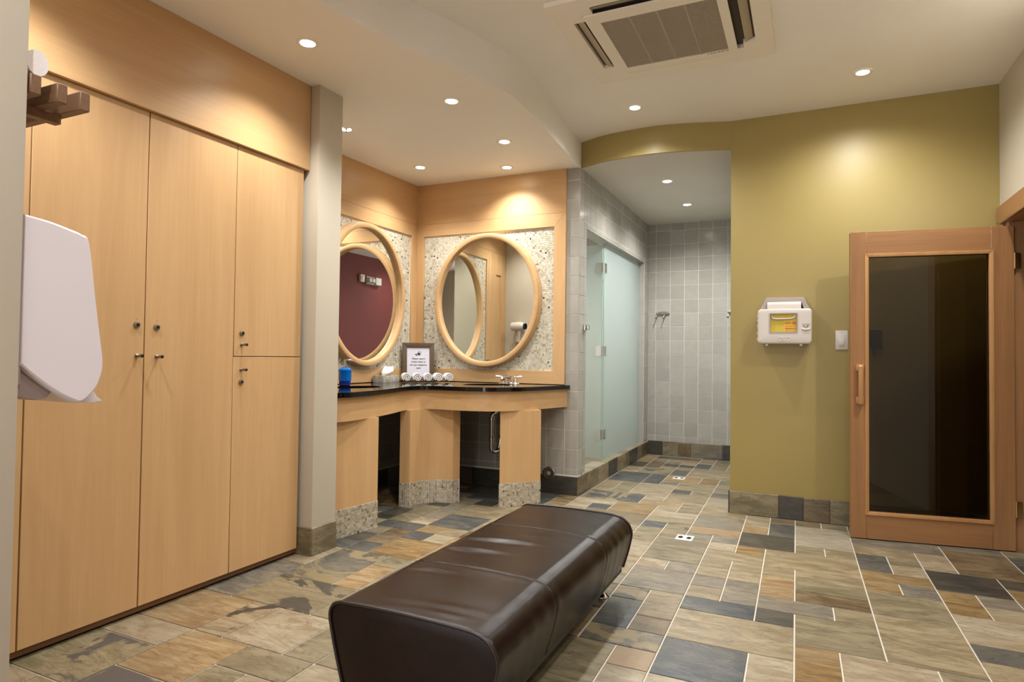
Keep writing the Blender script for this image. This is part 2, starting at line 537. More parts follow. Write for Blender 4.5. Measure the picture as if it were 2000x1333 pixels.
TILES = "-18 -15 0 2 oa;-18 -15 2 3 p;-18 -16 -2 0 p;-16 -15 -2 0 t;-15 -13 1 3 y;-15 -13 -1 1 ga;-18 -15 3 5 y;-15 -14 3 5 td;-14 -12 3 5 p;-13 -11 2 3 o;-13 -12 -1 2 o;-12 -11 -1 2 p;-12 -11 3 5 o;-11 -9 3 5 o;-11 -9 0 3 p;-16 -13 5 7 od;-13 -11 5 7 o;-18 -16 5 8 g;-17 -16 8 10 p;-16 -14 7 10 sa;-14 -13 9 10 o;-14 -13 7 9 y;-15 -13 10 12 r;-16 -15 10 11 s;-16 -15 11 13 b;-17 -15 13 14 s;-17 -16 14 17 o;-16 -15 15 17 g;-16 -15 14 15 p;-15 -13 14 16 s;-15 -13 16 18 t;-15 -14 13 14 r;-14 -13 13 14 t;-15 -14 12 13 s;-14 -13 12 13 p;-16 -15 17 19 g;-15 -14 18 19 k;-11 -8 22 24 sa;-11 -9 21 22 p;-11 -10 20 21 p;-10 -9 20 21 s;-9 -7 20 22 r;-8 -6 22 23 y;-8 -7 23 24 p;-9 -7 24 27 p;-10 -9 24 27 o;-11 -10 24 27 t;-11 -9 27 30 s;-9 -8 27 30 s;-8 -7 27 28 g;-8 -6 28 30 y;-8 -7 30 32 s;-10 -8 30 32 oa;-11 -10 30 32 t;-11 -10 32 34 k;-10 -9 32 35 b;-9 -8 32 33 t;-9 -8 33 34 k;-8 -7 33 34 k;-9 -8 34 35 g;-11 -10 35 37 t;-10 -7 36 37 s;-8 -7 32 33 t;-7 -6 33 35 s;-7 -6 35 37 t;-6 -5 33 37 o;-7 -2 30 33 t;-6 -5 28 30 r;-7 -5 26 28 t;-7 -6 25 26 s;-6 -5 25 26 t;-5 -2 26 30 o;-7 -5 23 25 t;-6 -5 22 23 t;-6 -5 21 22 o;-7 -6 21 22 p;-7 -5 20 21 p;-7 -5 19 20 o;-7 -6 18 19 s;-5 -2 23 25 p;-5 -3 21 23 t;-5 -3 19 21 g;-5 -3 18 19 y;-5 -4 17 18 g;-4 -3 17 18 g;-6 -5 17 19 od;-6 -4 14 17 o;-6 -4 11 13 g;-6 -5 10 11 od;-5 -4 9 11 t;-6 -5 8 10 s;-5 -4 8 9 b;-6 -4 7 8 sa;-5 -4 6 7 sd;-9 -5 4 7 o;-5 -4 3 6 p;-4 -2 6 8 s;-4 -2 3 6 p;-4 -1 8 10 t;-4 -2 10 11 s;-4 -3 12 13 g;-4 -3 11 12 t;-3 -2 11 13 g;-4 -3 13 14 t;-3 -2 13 14 t;-4 -3 14 15 t;-3 -2 14 15 t;-4 -2 15 16 t;-4 -3 16 17 p;-3 -2 16 17 r;-3 -1 17 19 k;-3 -2 19 20 y;-3 -2 20 22 p;-2 -1 21 22 b;-2 -1 19 21 s;-1 0 21 22 b;-1 1 18 21 w;-1 0 17 18 o;0 1 17 18 t;-2 1 15 17 t;-2 -1 14 15 t;-1 1 14 15 t;-2 -1 12 14 y;-1 1 13 14 o;-1 1 12 13 b;-2 0 11 12 g;0 1 11 12 o;-2 -1 10 11 k;-1 1 9 11 o;-1 0 6 9 r;0 2 6 9 p;-2 -1 5 8 p;1 3 9 12 t;1 3 12 14 o;1 2 14 15 r;2 3 14 15 g;1 3 15 16 r;1 2 16 18 s;2 3 17 18 o;2 3 16 17 p;1 3 18 19 t;1 4 19 20 g;3 4 17 19 p;4 6 17 20 b;3 5 15 17 k;3 4 14 15 r;4 5 14 15 g;3 4 13 14 r;4 7 13 14 p;3 6 11 13 p;3 6 10 11 s;3 6 7 10 t;5 8 16 17 k;5 8 15 16 r;-12 -11 36 38 s;-11 -9 37 38 t;-9 -7 37 38 t;-7 -6 37 38 s;-6 -4 37 38 s;-4 -3 36 38 p;-5 -4 35 37 o;-12 -11 35 36 g;-10 -9 35 36 t;-9 -7 35 36 y;-4 -3 35 36 p;-12 -11 33 35 g;-11 -10 34 35 r;-8 -7 34 35 p;-5 -3 33 35 t;-12 -11 31 33 g;-12 -11 29 31 t;-12 -11 27 29 t;-12 -11 26 27 p;-12 -11 24 26 g;-5 -4 25 26 s;-4 -3 25 26 y;-12 -11 22 24 s;-22 -21 20 22 t;-21 -20 20 22 o;-20 -18 20 22 s;-18 -17 21 22 g;-17 -14 20 22 k;-14 -12 19 22 s;-12 -11 21 22 b;0 1 21 22 o;1 4 20 22 g;4 5 21 22 r;5 6 21 22 s;6 7 20 22 o;-18 -17 20 21 k;-12 -11 20 21 r;4 6 20 21 g;-22 -20 18 20 p;-20 -17 18 20 s;-17 -16 18 20 t;-16 -14 19 20 s;-12 -11 19 20 o;-11 -10 19 20 t;-10 -7 18 20 b;6 7 19 20 s;-14 -12 18 19 t;-12 -10 18 19 s;6 7 18 19 k;-22 -21 17 18 y;-21 -18 16 18 r;-18 -17 16 18 g;-17 -16 17 18 k;-13 -12 17 18 o;-12 -9 16 18 t;-9 -7 17 18 t;-7 -6 16 18 o;6 7 17 18 p;-22 -21 15 17 s;-13 -12 15 17 t;-9 -8 16 17 t;-8 -7 16 17 r;-21 -19 15 16 g;-19 -18 15 16 s;-18 -17 14 16 k;-12 -11 14 16 b;-11 -9 15 16 t;-9 -6 14 16 p;-22 -20 14 15 p;-20 -19 13 15 g;-19 -18 14 15 o;-13 -12 14 15 t;-11 -9 13 15 t;5 6 14 15 b;-22 -21 13 14 g;-21 -20 13 14 o;-19 -18 12 14 s;-18 -17 12 14 p;-13 -12 13 14 b;-12 -11 13 14 g;-9 -6 12 14 t;-6 -5 13 14 p;-5 -4 13 14 g;-22 -21 12 13 t;-21 -19 11 13 p;-17 -16 12 13 g;-13 -11 10 13 y;-11 -10 11 13 t;-10 -9 12 13 y;-22 -21 10 12 g;-19 -17 10 12 g;-17 -16 11 12 k;-10 -8 11 12 o;-8 -7 11 12 p;-7 -6 11 12 g;-21 -20 10 11 p;-20 -19 10 11 t;-17 -16 10 11 s;-11 -9 8 11 o;-9 -7 9 11 b;-7 -6 9 11 b;-18 -17 9 10 p;-13 -12 8 10 g;-12 -11 8 10 b;-18 -17 8 9 p;-9 -7 8 9 o;-7 -6 7 9 y;2 3 8 9 o;-13 -11 7 8 p;-11 -10 7 8 r;-10 -9 6 8 t;-9 -7 7 8 y;-11 -10 5 7 s;-10 -9 5 6 o;-9 -8 2 4 y;-8 -6 2 4 o;6 7 14 15 g;6 7 11 13 p;6 7 9 11 s;6 7 8 9 s;2 3 6 8 g;6 7 6 8 g;3 5 5 7 t;5 6 6 7 t;-1 1 4 6 s;1 2 4 6 g;2 3 5 6 y;5 7 4 6 o;-2 -1 3 5 p;2 3 3 5 g;3 5 4 5 t;-6 -5 2 4 s;-1 0 2 4 s;0 2 1 4 y;3 4 3 4 r;4 5 3 4 o;5 7 3 4 o;-5 -3 1 3 p;-3 -1 0 3 p;2 4 1 3 s;4 5 1 3 s;5 7 2 3 y;-9 -7 0 2 s;-7 -6 1 2 g;-6 -5 0 2 p;-1 0 1 2 y;5 6 0 2 p;6 7 1 2 k;-7 -6 -1 1 t;-5 -4 0 1 p;-4 -3 0 1 r;-1 1 -1 1 s;1 3 0 1 k;3 4 -1 1 t;4 5 0 1 p;6 7 -1 1 p;-11 -10 -1 0 o;-10 -8 -1 0 b;-8 -7 -2 0 s;-6 -5 -1 0 o;-5 -4 -2 0 r;-4 -3 -1 0 y;-3 -2 -1 0 k;-2 -1 -1 0 g;1 3 -2 0 s;4 6 -2 0 p;-15 -13 -2 -1 k;-13 -10 -3 -1 p;-10 -9 -3 -1 b;-9 -8 -3 -1 g;-7 -5 -3 -1 p;-4 -2 -2 -1 y;-2 0 -4 -1 b;0 1 -3 -1 s;3 4 -2 -1 p;6 7 -3 -1 s;-18 -16 -3 -2 g;-16 -15 -3 -2 t;-15 -14 -3 -2 o;-14 -13 -3 -2 b;-8 -7 -4 -2 g;-5 -3 -4 -2 y;-3 -2 -3 -2 o;1 2 -3 -2 r;2 4 -3 -2 y;4 6 -5 -2 s;-11 -9 -5 -3 b;-9 -8 -4 -3 s;-7 -5 -6 -3 g;-3 -2 -4 -3 p;0 2 -4 -3 r;2 3 -5 -3 y;3 4 -4 -3 g;6 7 -4 -3 o;-9 -8 -6 -4 r;-8 -7 -6 -4 r;-5 -3 -6 -4 k;-3 -1 -6 -4 g;-1 0 -6 -4 s;0 1 -6 -4 r;1 2 -5 -4 r;3 4 -6 -4 g;6 7 -6 -4 t;-11 -9 -6 -5 p;1 2 -7 -5 p;2 3 -7 -5 t;4 5 -7 -5 t;5 6 -6 -5 o;-11 -10 -7 -6 g;-10 -9 -7 -6 b;-9 -7 -8 -6 r;-7 -5 -7 -6 b;-5 -3 -8 -6 o;-3 -2 -7 -6 s;-2 0 -9 -6 y;0 1 -7 -6 s;3 4 -7 -6 g;5 7 -8 -6 o;-11 -9 -9 -7 o;-7 -6 -9 -7 o;-6 -5 -8 -7 o;-3 -2 -8 -7 o;0 1 -9 -7 r;1 4 -9 -7 o;4 5 -8 -7 o;-9 -8 -10 -8 r;-8 -7 -10 -8 y;-6 -4 -11 -8 o;-4 -3 -10 -8 b;-3 -2 -9 -8 g;4 6 -10 -8 p;6 7 -10 -8 o;-11 -9 -11 -9 o;-7 -6 -11 -9 y;-3 -1 -10 -9 g;-1 0 -10 -9 r;0 1 -11 -9 b;1 2 -10 -9 s;2 3 -11 -9 r;3 4 -11 -9 p;-9 -7 -11 -10 r;-4 -3 -11 -10 s;-3 -1 -11 -10 s;-1 0 -11 -10 o;1 2 -11 -10 t;4 5 -11 -10 k;5 6 -12 -10 k;6 7 -12 -10 g;-11 -9 -12 -11 r;-9 -7 -12 -11 k;-7 -6 -12 -11 r;-6 -5 -12 -11 y;-5 -3 -12 -11 t;-3 -1 -12 -11 g;-1 0 -12 -11 y;0 1 -12 -11 t;1 3 -12 -11 t;3 4 -12 -11 s;4 5 -12 -11 y"
near_stuff = B()
stuff_mats = {}
for k, rec in enumerate(TILES.split(';')):
    i0, i1, j0, j1, c = rec.split()
    i0, i1, j0, j1 = int(i0), int(i1), int(j0), int(j1)
    y = 1.282 + 0.1583 * (j0 + j1) / 2
    x = 0.111 + 0.1554 * (i0 + i1) / 2 - 0.0125 * (y - 3)
    y -= 0.005 * (x + 0.5)
    wd, hd = 0.1554 * (i1 - i0) - 0.0065, 0.1583 * (j1 - j0) - 0.0065
    if k < 290:
        tile(SL[c], fl, (x, y, -0.0078 + random.uniform(-0.0003, 0.0007)), wd, hd, t=0.008, shear=True, ch=0.0012)
    else:
        bb = stuff_mats.setdefault(c, B())
        me = tile_mesh(wd, hd, 0.008, 0.0012, True, SL[c].name)
        bb.add([(v.co.x + x, v.co.y + y, v.co.z - 0.0078) for v in me.vertices], [tuple(p.vertices) for p in me.polygons])
for c, bb in stuff_mats.items():
    bb.build('paving', SL[c], fl, kind='stuff', clean=False)

ceil = struct(B().box(-3.4, 1.25, -1.75, 4.92, 2.83, 2.95), 'ceiling', 'ceil')
SOF = [(-1.80, -1.7), (-1.84, 0.0), (-1.88, 0.9), (-1.88, 1.6), (-1.842, 2.095), (-1.805, 2.26), (-1.755, 2.521), (-1.664, 2.775), (-1.588, 3.028),
       (-1.540, 3.228), (-1.540, 3.50), (-1.568, 3.86), (-1.600, 4.22), (-1.643, 4.784)]
sc = sm(SOF, 8)
sof = struct(B().prism([(-3.3, -1.7)] + sc + [(-1.643, 4.86), (-3.3, 4.86)], lambda x, y: zs(y), 2.86), 'ceiling_soffit', 'ceil', smooth=30)

struct(B().box(-3.35, -3.1975, -1.7, 4.9, 0, 2.9), 'wall_left', 'cream')
struct(B().box(-3.25, -2.44, 2.678, 2.868, 0, 2.66), 'wall_pillar', 'cream', bevel=0.004)
struct(B().box(-3.25, -1.467, 0.598, 0.748, 0, 2.75), 'wall_near', 'cream', bevel=0.004)
struct(B().box(-0.35, 0.75, -1.80, -1.65, 0, 2.95), 'wall_rear', 'cream')  # added to hide the bright world from the mirrors; rest stays open for fill
struct(B().box(0.70, 1.25, -1.7, 1.40, 0, 2.9), 'wall_entry', 'red')
wb = struct(B().box(-3.3, -1.6475, 4.7865, 4.90, 0, 2.9), 'wall_back', 'wgrout')
wy = struct(B().box(-0.494, 1.15, YB, 4.90, 0, 2.9), 'wall_yellow', 'yellow', bevel=0.003)
# right wall with the sauna doorway
wr = B()
wr.box(1.086, 1.20, 1.38, 3.74, 0, 2.9).box(1.086, 1.20, 4.62, 4.80, 0, 2.9).box(1.086, 1.20, 3.74, 4.62, 1.955, 2.9)
struct(wr, 'wall_right', 'cream', clean=False)
sa = B()
sa.box(2.3, 2.36, 3.2, 4.95, 0, 2.2).box(1.2, 2.36, 3.14, 3.2, 0, 2.2).box(1.2, 2.36, 4.80, 4.86, 0, 2.2).box(1.2, 2.36, 3.14, 4.86, 2.15, 2.2)
struct(sa, 'wall_sauna', 'cedar', clean=False)

# curved yellow fascia over the shower passage and the passage ceiling
FAS = sm([(-1.643, 4.800), (-1.427, 4.706), (-1.195, 4.670), (-0.998, 4.662), (-0.817, 4.692), (-0.659, 4.736), (-0.494, 4.785)], 8)
back = [(x, y + 0.02) for x, y in reversed(FAS)]
struct(B().prism(FAS + back, 2.625, 2.86), 'wall_fascia', 'yellow', smooth=30)
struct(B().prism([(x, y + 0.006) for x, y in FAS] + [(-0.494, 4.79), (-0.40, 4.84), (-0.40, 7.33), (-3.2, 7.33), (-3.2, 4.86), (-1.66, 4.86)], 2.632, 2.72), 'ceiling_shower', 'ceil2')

# shower passage walls
ws = B()
ws.box(-1.765, -1.6475, 4.88, 4.965, 0, 2.7).box(-1.765, -1.6475, 7.03, 7.24, 0, 2.7).box(-1.765, -1.6475, 4.965, 7.03, 2.18, 2.7).box(-1.765, -1.655, 4.965, 7.03, -0.01, 0.135)
wsl = struct(ws, 'wall_shower_left', 'wgrout', clean=False)
wsb = struct(B().box(-3.2, -0.38, 7.2275, 7.36, 0, 2.75), 'wall_shower_back', 'wgrout')
struct(B().box(-0.50, -0.40, 4.88, 7.3, 0, 2.75), 'wall_shower_right', 'gtile')
struct(B().box(-3.2, -3.1, 4.88, 7.3, 0, 2.75), 'wall_stall_left', 'gtile')
struct(B().box(-3.12, -1.765, 4.89, 7.24, -0.002, 0.06), 'floor_stall', SL['p'])

G = 0.0022
def wall_tiles(parent, us, zs_, plane, rot, skip=None):
    for a, b in zip(us[:-1], us[1:]):
        for c, d in zip(zs_[:-1], zs_[1:]):
            if b - a < 0.02 or d - c < 0.02 or (skip and skip(a, b, c, d)):
                continue
            wv, hv = round(b - a - 2 * G, 3), round(d - c - 2 * G, 3)
            loc = ((a + b) / 2, plane, (c + d) / 2) if rot == R_BACK else (plane, (a + b) / 2, (c + d) / 2)
            tile(MAT['gtile'], parent, loc, wv, hv, rot, t=0.0026, ch=0.001)
ZC = [0.158, 0.206, 0.361, 0.516, 0.671, 0.826, 0.981, 1.136, 1.291, 1.446, 1.600, 1.755, 1.909, 2.064, 2.217, 2.372, 2.529, 2.640]
ZSB = [0.161, 0.223, 0.378, 0.532, 0.686, 0.840, 0.995, 1.149, 1.304, 1.459, 1.612, 1.766, 1.928, 2.085, 2.240, 2.392, 2.550, 2.632]
wall_tiles(wsb, [-1.645, -1.558, -1.396, -1.239, -1.086, -0.935, -0.777, -0.62, -0.50], ZSB, 7.2275, R_BACK)
ZH = [2.180, 2.217, 2.372, 2.529, 2.632]
yj = [4.965, 5.06] + [5.06 + 0.155 * k for k in range(1, 13)] + [7.03]
wall_tiles(wsl, yj, ZH, -1.6475, R_LEFT)
wall_tiles(wsl, [7.03, 7.115, 7.235], ZC[:-1] + [2.632], -1.6475, R_LEFT)
wall_tiles(wsl, [4.786, 4.900, 4.965], ZC[:-1] + [2.632], -1.6475, R_LEFT)
# end of the back wall, and the dark tiling under the counter
wall_tiles(wb, [-1.757, -1.646], ZC, 4.7865, R_BACK)
ub = [-3.19] + [-1.757 - 0.155 * k for k in range(9, -1, -1)]
wall_tiles(wb, ub, ZC[:6], 4.7865, R_BACK)
wl2 = bpy.data.objects['wall_left']
wall_tiles(wl2, [2.875] + [4.784 - 0.155 * k for k in range(12, -1, -1)], ZC[:6], -3.1975, R_LEFT)
# header soffit and jamb lining of the shower opening
struct(B().box(-1.775, -1.648, 4.966, 7.03, 2.168, 2.18), 'trim_1', 'gtile')
struct(B().box(-1.765, -1.649, 7.022, 7.0299, 0.147, 2.168), 'trim_8', 'gtile')
struct(B().box(-1.765, -1.649, 4.9652, 4.972, 0.147, 2.168), 'trim_9', 'gtile')

# slate skirtings: every piece a tile of its skirting
def skirting(name, edges, cols, h, plane, rot, z0=0.0, t=0.014):
    p = thing(name, None, None, kind='structure')
    for a, b, c in zip(edges[:-1], edges[1:], cols):
        loc = ((a + b) / 2, plane, z0 + h / 2) if rot == R_BACK else (plane, (a + b) / 2, z0 + h / 2)
        tile(SL[c], p, loc, b - a - 0.004, h - 0.002, rot, t=t, ch=0.002)
    return p
p = skirting('baseboard_yellow', [-0.497, -0.171, -0.016, 0.147, 0.31, 0.47, 0.78, 1.08], ['o', 'k', 'b', 'o', 't', 'o', 'g'], 0.158, YB, R_BACK)
tile(SL['k'], p, (-0.4945, 4.835, 0.079), 0.12, 0.156, (PI / 2, 0, -PI / 2), t=0.010)
skirting('baseboard_pillar', [-2.57, -2.436], ['o'], 0.152, 2.678, R_BACK)
skirting('baseboard_pillar_side', [2.665, 2.866], ['o'], 0.152, -2.44, R_LEFT)
skirting('baseboard_back', [-3.19, -2.9, -2.59, -2.29, -1.99, -1.643], ['k', 'g', 'k', 'k', 'k'], 0.146, 4.7865, R_BACK)
skirting('baseboard_passage', [4.776, 5.015, 5.329, 5.64, 5.935, 6.264, 6.398, 6.742, 6.93, 7.225], ['b', 'o', 't', 'k', 't', 'b', 'k', 'g', 'b'], 0.146, -1.652, R_LEFT)
skirting('baseboard_shower', [-1.64, -1.469, -1.306, -1.147, -0.829, -0.66, -0.50], ['k', 'o', 'b', 'g', 'k', 'o'], 0.160, 7.228, R_BACK)
skirting('baseboard_left', [2.875, 3.2, 3.5, 3.8, 4.1, 4.4, 4.77], ['k', 'k', 'g', 'k', 'k', 'g'], 0.146, -3.2, R_LEFT)
cap = thing('trim_2', None, None, kind='structure')
cc = ['p', 'w', 't', 'p', 'g', 'p', 't']
for k in range(7):
    a = 4.965 + k * 0.295
    tile(SL[cc[k]], cap, (-1.708, a + 0.1475, 0.136), 0.128, 0.291, (0, 0, 0), t=0.012)

# glass mosaic: real little tiles, joined
PALM = [('#d9d3c0', 28), ('#d0c9b5', 26), ('#c8bfa4', 18), ('#e0dccf', 18), ('#b9b094', 7), ('#b3aca0', 4), ('#9c937a', 2), ('#857a68', 1.2), ('#4a4238', 1.0), ('#b9a586', 2)]
PALP = [('#b3a892', 26), ('#aba08a', 24), ('#bdb39e', 20), ('#a0957f', 14), ('#948974', 8), ('#c6bda9', 10), ('#80755f', 3), ('#5e5448', 1.2)]
def mosaic(name, parent, cols, rows, fn, pal, pitch=0.0155, seed=3):
    """fn(i, j) gives the centre, u, v and normal of one chip"""
    rnd = random.Random(seed)
    vs, fs, cl = [], [], []
    cs = [lin(c) for c, _ in pal]
    ws_ = [q for _, q in pal]
    e = pitch * 0.44
    for i in range(cols):
        for j in range(rows):
            c, u, v, n = fn(i, j)
            k = len(vs)
            d = 0.0022 + rnd.uniform(-0.0004, 0.0004)
            for dd, s in ((0, e), (d, e * 0.9)):
                for a, b in ((-1, -1), (1, -1), (1, 1), (-1, 1)):
                    vs.append(c + u * (a * s) + v * (b * s) + n * dd)
            fs.append((k + 4, k + 5, k + 6, k + 7))
            for q in range(4):
                fs.append((k + q, k + (q + 1) % 4, k + 4 + (q + 1) % 4, k + 4 + q))
            col = rnd.choices(cs, ws_)[0]
            cl += [col] * 20
    o0 = ORG.get(parent, Vector((0, 0, 0)))
    me = bpy.data.meshes.new(name)
    me.from_pydata([tuple(p - o0) for p in vs], [], fs)
    at = me.color_attributes.new('Col', 'FLOAT_COLOR', 'CORNER')
    at.data.foreach_set('color', [x for c in cl for x in c])
    me.materials.append(MAT['mosaic'])
    o = bpy.data.objects.new(name, me)
    COL.objects.link(o)
    o.parent = parent
    ORG[o] = o0
    o['kind'] = 'stuff'
    return o

X3, Y3, Z3 = Vector((1, 0, 0)), Vector((0, 1, 0)), Vector((0, 0, 1))
# maple panelling round the mirrors, back wall
pb = thing('trim_3', None, None, kind='structure')
yf, yk = 4.764, 4.7862
def board_b(name, poly, mat):
    B().extrude(poly, yf, yk, lambda p, q, t: (p, t, q)).build(name, mat, pb, bevel=0.0012, seg=1)
xl, xr, zt, zb = -3.104, -1.857, 2.160, 0.983
XL, XR, ZT, ZB = -3.19, -1.757, 2.268, 0.878
board_b('panel', [(XL, ZT + .001), (XR, ZT + .001), (XR, 2.64), (XL, 2.64)], 'maple_x')
board_b('rail', [(XL, ZT), (xl, zt), (xr, zt), (XR, ZT)], 'maple_x')
board_b('rail', [(XL, ZB), (XR, ZB), (xr, zb), (xl, zb)], 'maple_x')
board_b('stile', [(XL, ZB), (xl, zb), (xl, zt), (XL, ZT)], 'maple_z')
board_b('stile', [(xr, zb), (XR, ZB), (XR, ZT), (xr, zt)], 'maple_z')
B().box(xl - .02, xr + .02, 4.780, 4.7862, zb - .02, zt + .02).build('backing', 'wgrout', pb)
nc, nr = int((xr - xl) / 0.0155), int((zt - zb) / 0.0155)
mosaic('mosaic', pb, nc, nr, lambda i, j: (Vector((xl + 0.0155 * (i + .55), 4.780, zb + 0.0155 * (j + .55))), X3, Z3, -Y3), PALM, seed=3)
# left wall
pl = thing('trim_4', None, None, kind='structure')
xf, xk = -3.175, -3.1972
def board_l(name, poly, mat):
    B().extrude(poly, xf, xk, lambda p, q, t: (t, p, q)).build(name, mat, pl, bevel=0.0012, seg=1)
yl, yr, YL, YR = 3.35, 4.680, 2.87, 4.764
board_l('panel', [(YL, ZT + .001), (YR, ZT + .001), (YR, 2.64), (YL, 2.64)], 'maple_y')
board_l('rail', [(yl - .09, ZT), (yl, zt), (yr, zt), (YR, ZT)], 'maple_y')
board_l('rail', [(yl - .09, ZB), (YR, ZB), (yr, zb), (yl, zb)], 'maple_y')
board_l('stile', [(yr, zb), (YR, ZB), (YR, ZT), (yr, zt)], 'maple_z')
board_l('stile', [(yl - .09, ZB), (yl, zb), (yl, zt), (yl - .09, ZT)], 'maple_z')
board_l('stile', [(YL, ZB), (2.99, ZB), (2.99, ZT), (YL, ZT)], 'maple_z')
board_l('stile', [(3.12, ZB), (yl - .091, ZB), (yl - .091, ZT), (3.12, ZT)], 'maple_z')
board_l('rail', [(2.991, 2.02), (3.119, 2.02), (3.119, ZT), (2.991, ZT)], 'maple_y')
B().box(-3.1972, -3.188, 2.98, 3.13, ZB, 2.04).build('inset_panel', 'maple_z', pl)
B().box(-3.1972, -3.191, yl - .02, yr + .02, zb - .02, zt + .02).build('backing', 'wgrout', pl)
nc2 = int((yr - yl) / 0.0155)
mosaic('mosaic', pl, nc2, nr, lambda i, j: (Vector((-3.191, yl + 0.0155 * (i + .55), zb + 0.0155 * (j + .55))), Y3, Z3, X3), PALM, seed=5)

# locker fascia and plinth
fa = thing('trim_5', None, None, kind='structure')
B().box(-2.53, -2.50, 0.76, 2.672, 2.119, 2.64).build('fascia_board', 'maple_y', fa, bevel=0.0015, seg=1)
pt = thing('trim_6', None, None, kind='structure')
B().box(-2.56, -2.535, 0.76, 2.672, 0.012, 0.036).build('plinth_board', 'plinth', pt)
B().box(-2.62, -2.60, 0.76, 2.672, 0.0, 0.03).build('shadow_gap_board', 'dark', pt)  # toe board coloured dark to stand for the shadow gap under the doors
# casing of the sauna doorway
ca = thing('trim_7', None, None, kind='structure')
B().box(1.066, 1.088, 3.64, 4.775, 1.952, 2.052).build('head_casing', 'fir_y', ca, bevel=0.002, seg=1)
B().box(1.060, 1.090, 3.66, 4.70, 1.935, 1.962).build('head_moulding', 'fir_y', ca, bevel=0.004)
B().box(1.066, 1.088, 4.66, 4.775, 0.0, 1.951).build('leg_casing', 'fir_z', ca, bevel=0.002, seg=1)
B().box(1.066, 1.088, 3.64, 3.74, 0.0, 1.951).build('leg_casing', 'fir_z', ca, bevel=0.002, seg=1)
B().box(1.089, 1.26, 4.60, 4.619, 0.0, 1.93).build('jamb', 'fir_z', ca)
B().box(1.089, 1.26, 3.741, 3.76, 0.0, 1.93).build('jamb', 'fir_z', ca)
B().box(1.089, 1.26, 3.76, 4.60, 1.932, 1.953).build('jamb', 'fir_y', ca)

# ================================================================== LAMPS
def downlight(x, y, z, label, watts=LAMP_W, proto=[None], cone=154, blend=1.0):
    grp = 'recessed ceiling downlights'
    if proto[0] is None:
        t = thing('downlight', label, 'downlight', (x, y, z), group=grp)
        B().lathe([(0.034, 0.004), (0.036, -0.004), (0.050, -0.006), (0.054, -0.003), (0.055, 0.002)], (x, y, z), seg=32).build('trim_ring', 'trimring', t, smooth=50)
        B().lathe([(0.0, -0.0015), (0.020, -0.002), (0.034, -0.0005), (0.0345, 0.003)], (x, y, z), seg=24).build('lens', 'lens', t, smooth=60)
        proto[0] = t
    else:
        t = copy_tree(proto[0], label=label)
        t.location = (x, y, z)
    ld = bpy.data.lights.new('beam', 'SPOT')
    ld.energy = watts * 4
    ld.color = LAMP_COL
    ld.spot_size = math.radians(cone)
    ld.spot_blend = blend
    ld.shadow_soft_size = 0.03
    lo = bpy.data.objects.new('beam', ld)
    COL.objects.link(lo)
    lo.parent = t
    lo.location = (0, 0, -0.02)
    return t
for x, y, lab in ((-2.159, 2.277, 'recessed downlight in the soffit in front of the lockers'),
                  (-1.893, 3.174, 'recessed downlight in the soffit beside the curved edge, second from the lockers'),
                  (-1.926, 3.960, 'recessed downlight in the soffit just above the right basin, the nearer of that pair'),
                  (-2.822, 4.258, 'recessed downlight in the soffit over the vanity corner'),
                  (-2.183, 4.540, 'recessed downlight in the soffit close to the panel above the right oval mirror'),
                  (-2.159, 1.150, 'recessed downlight in the soffit above the first lockers, out of view'),
                  (-2.780, 3.300, 'recessed downlight in the soffit behind the white pillar')):
    downlight(x, y, zs(y), lab, LAMP_W * 0.78, cone=126, blend=0.85)
for x, y, lab in ((-1.073, 4.26, 'recessed downlight in front of the curved yellow fascia'),
                  (0.307, 4.269, 'recessed downlight above the sharps bin on the yellow wall'),
                  (0.85, 3.42, 'recessed ceiling downlight by the sauna doorway, out of view'),
                  (-1.05, 2.05, 'recessed ceiling downlight over the bench, out of view'),
                  (0.307, 2.05, 'recessed ceiling downlight over the open floor, out of view'),
                  (-1.05, 0.2, 'recessed ceiling downlight near the entry, left, out of view'),
                  (0.1, 0.0, 'recessed ceiling downlight near the entry, right, out of view')):
    downlight(x, y, 2.83, lab, LAMP_W * (1.3 if x > 0.8 else 1.0))
for x, y, lab in ((-1.090, 5.468, 'recessed downlight in the shower passage, the nearer one'),
                  (-1.073, 6.378, 'recessed downlight in the shower passage, the farther one'),
                  (-2.45, 5.9, 'recessed downlight inside the shower stall')):
    downlight(x, y, 2.632, lab, LAMP_W * 1.7)

# ================================================================== BENCH
BY0, BY1 = 1.512, 2.925
prof = sm([(-1.250, 0.120), (-1.280, 0.220), (-1.300, 0.300)], 6)[:-1] + sm([(-1.300, 0.300), (-1.300, 0.325), (-1.288, 0.347), (-1.262, 0.358)], 5)[:-1] + \
    sm([(-1.262, 0.358), (-1.15, 0.362), (-1.02, 0.363), (-0.88, 0.360), (-0.815, 0.356)], 6)[:-1] + \
    sm([(-0.815, 0.356), (-0.778, 0.345), (-0.750, 0.320), (-0.737, 0.288), (-0.738, 0.262)], 6)[:-1] + sm([(-0.738, 0.262), (-0.752, 0.200), (-0.776, 0.120)], 6)
prof = [Vector(p) for p in prof]
SEAM = (1.950, 2.520)
ys = sorted(set([BY0 + (BY1 - BY0) * k / 120 for k in range(121)] + [s + d for s in SEAM for d in (-.008, -.004, -.002, 0, .002, .004, .008)]))
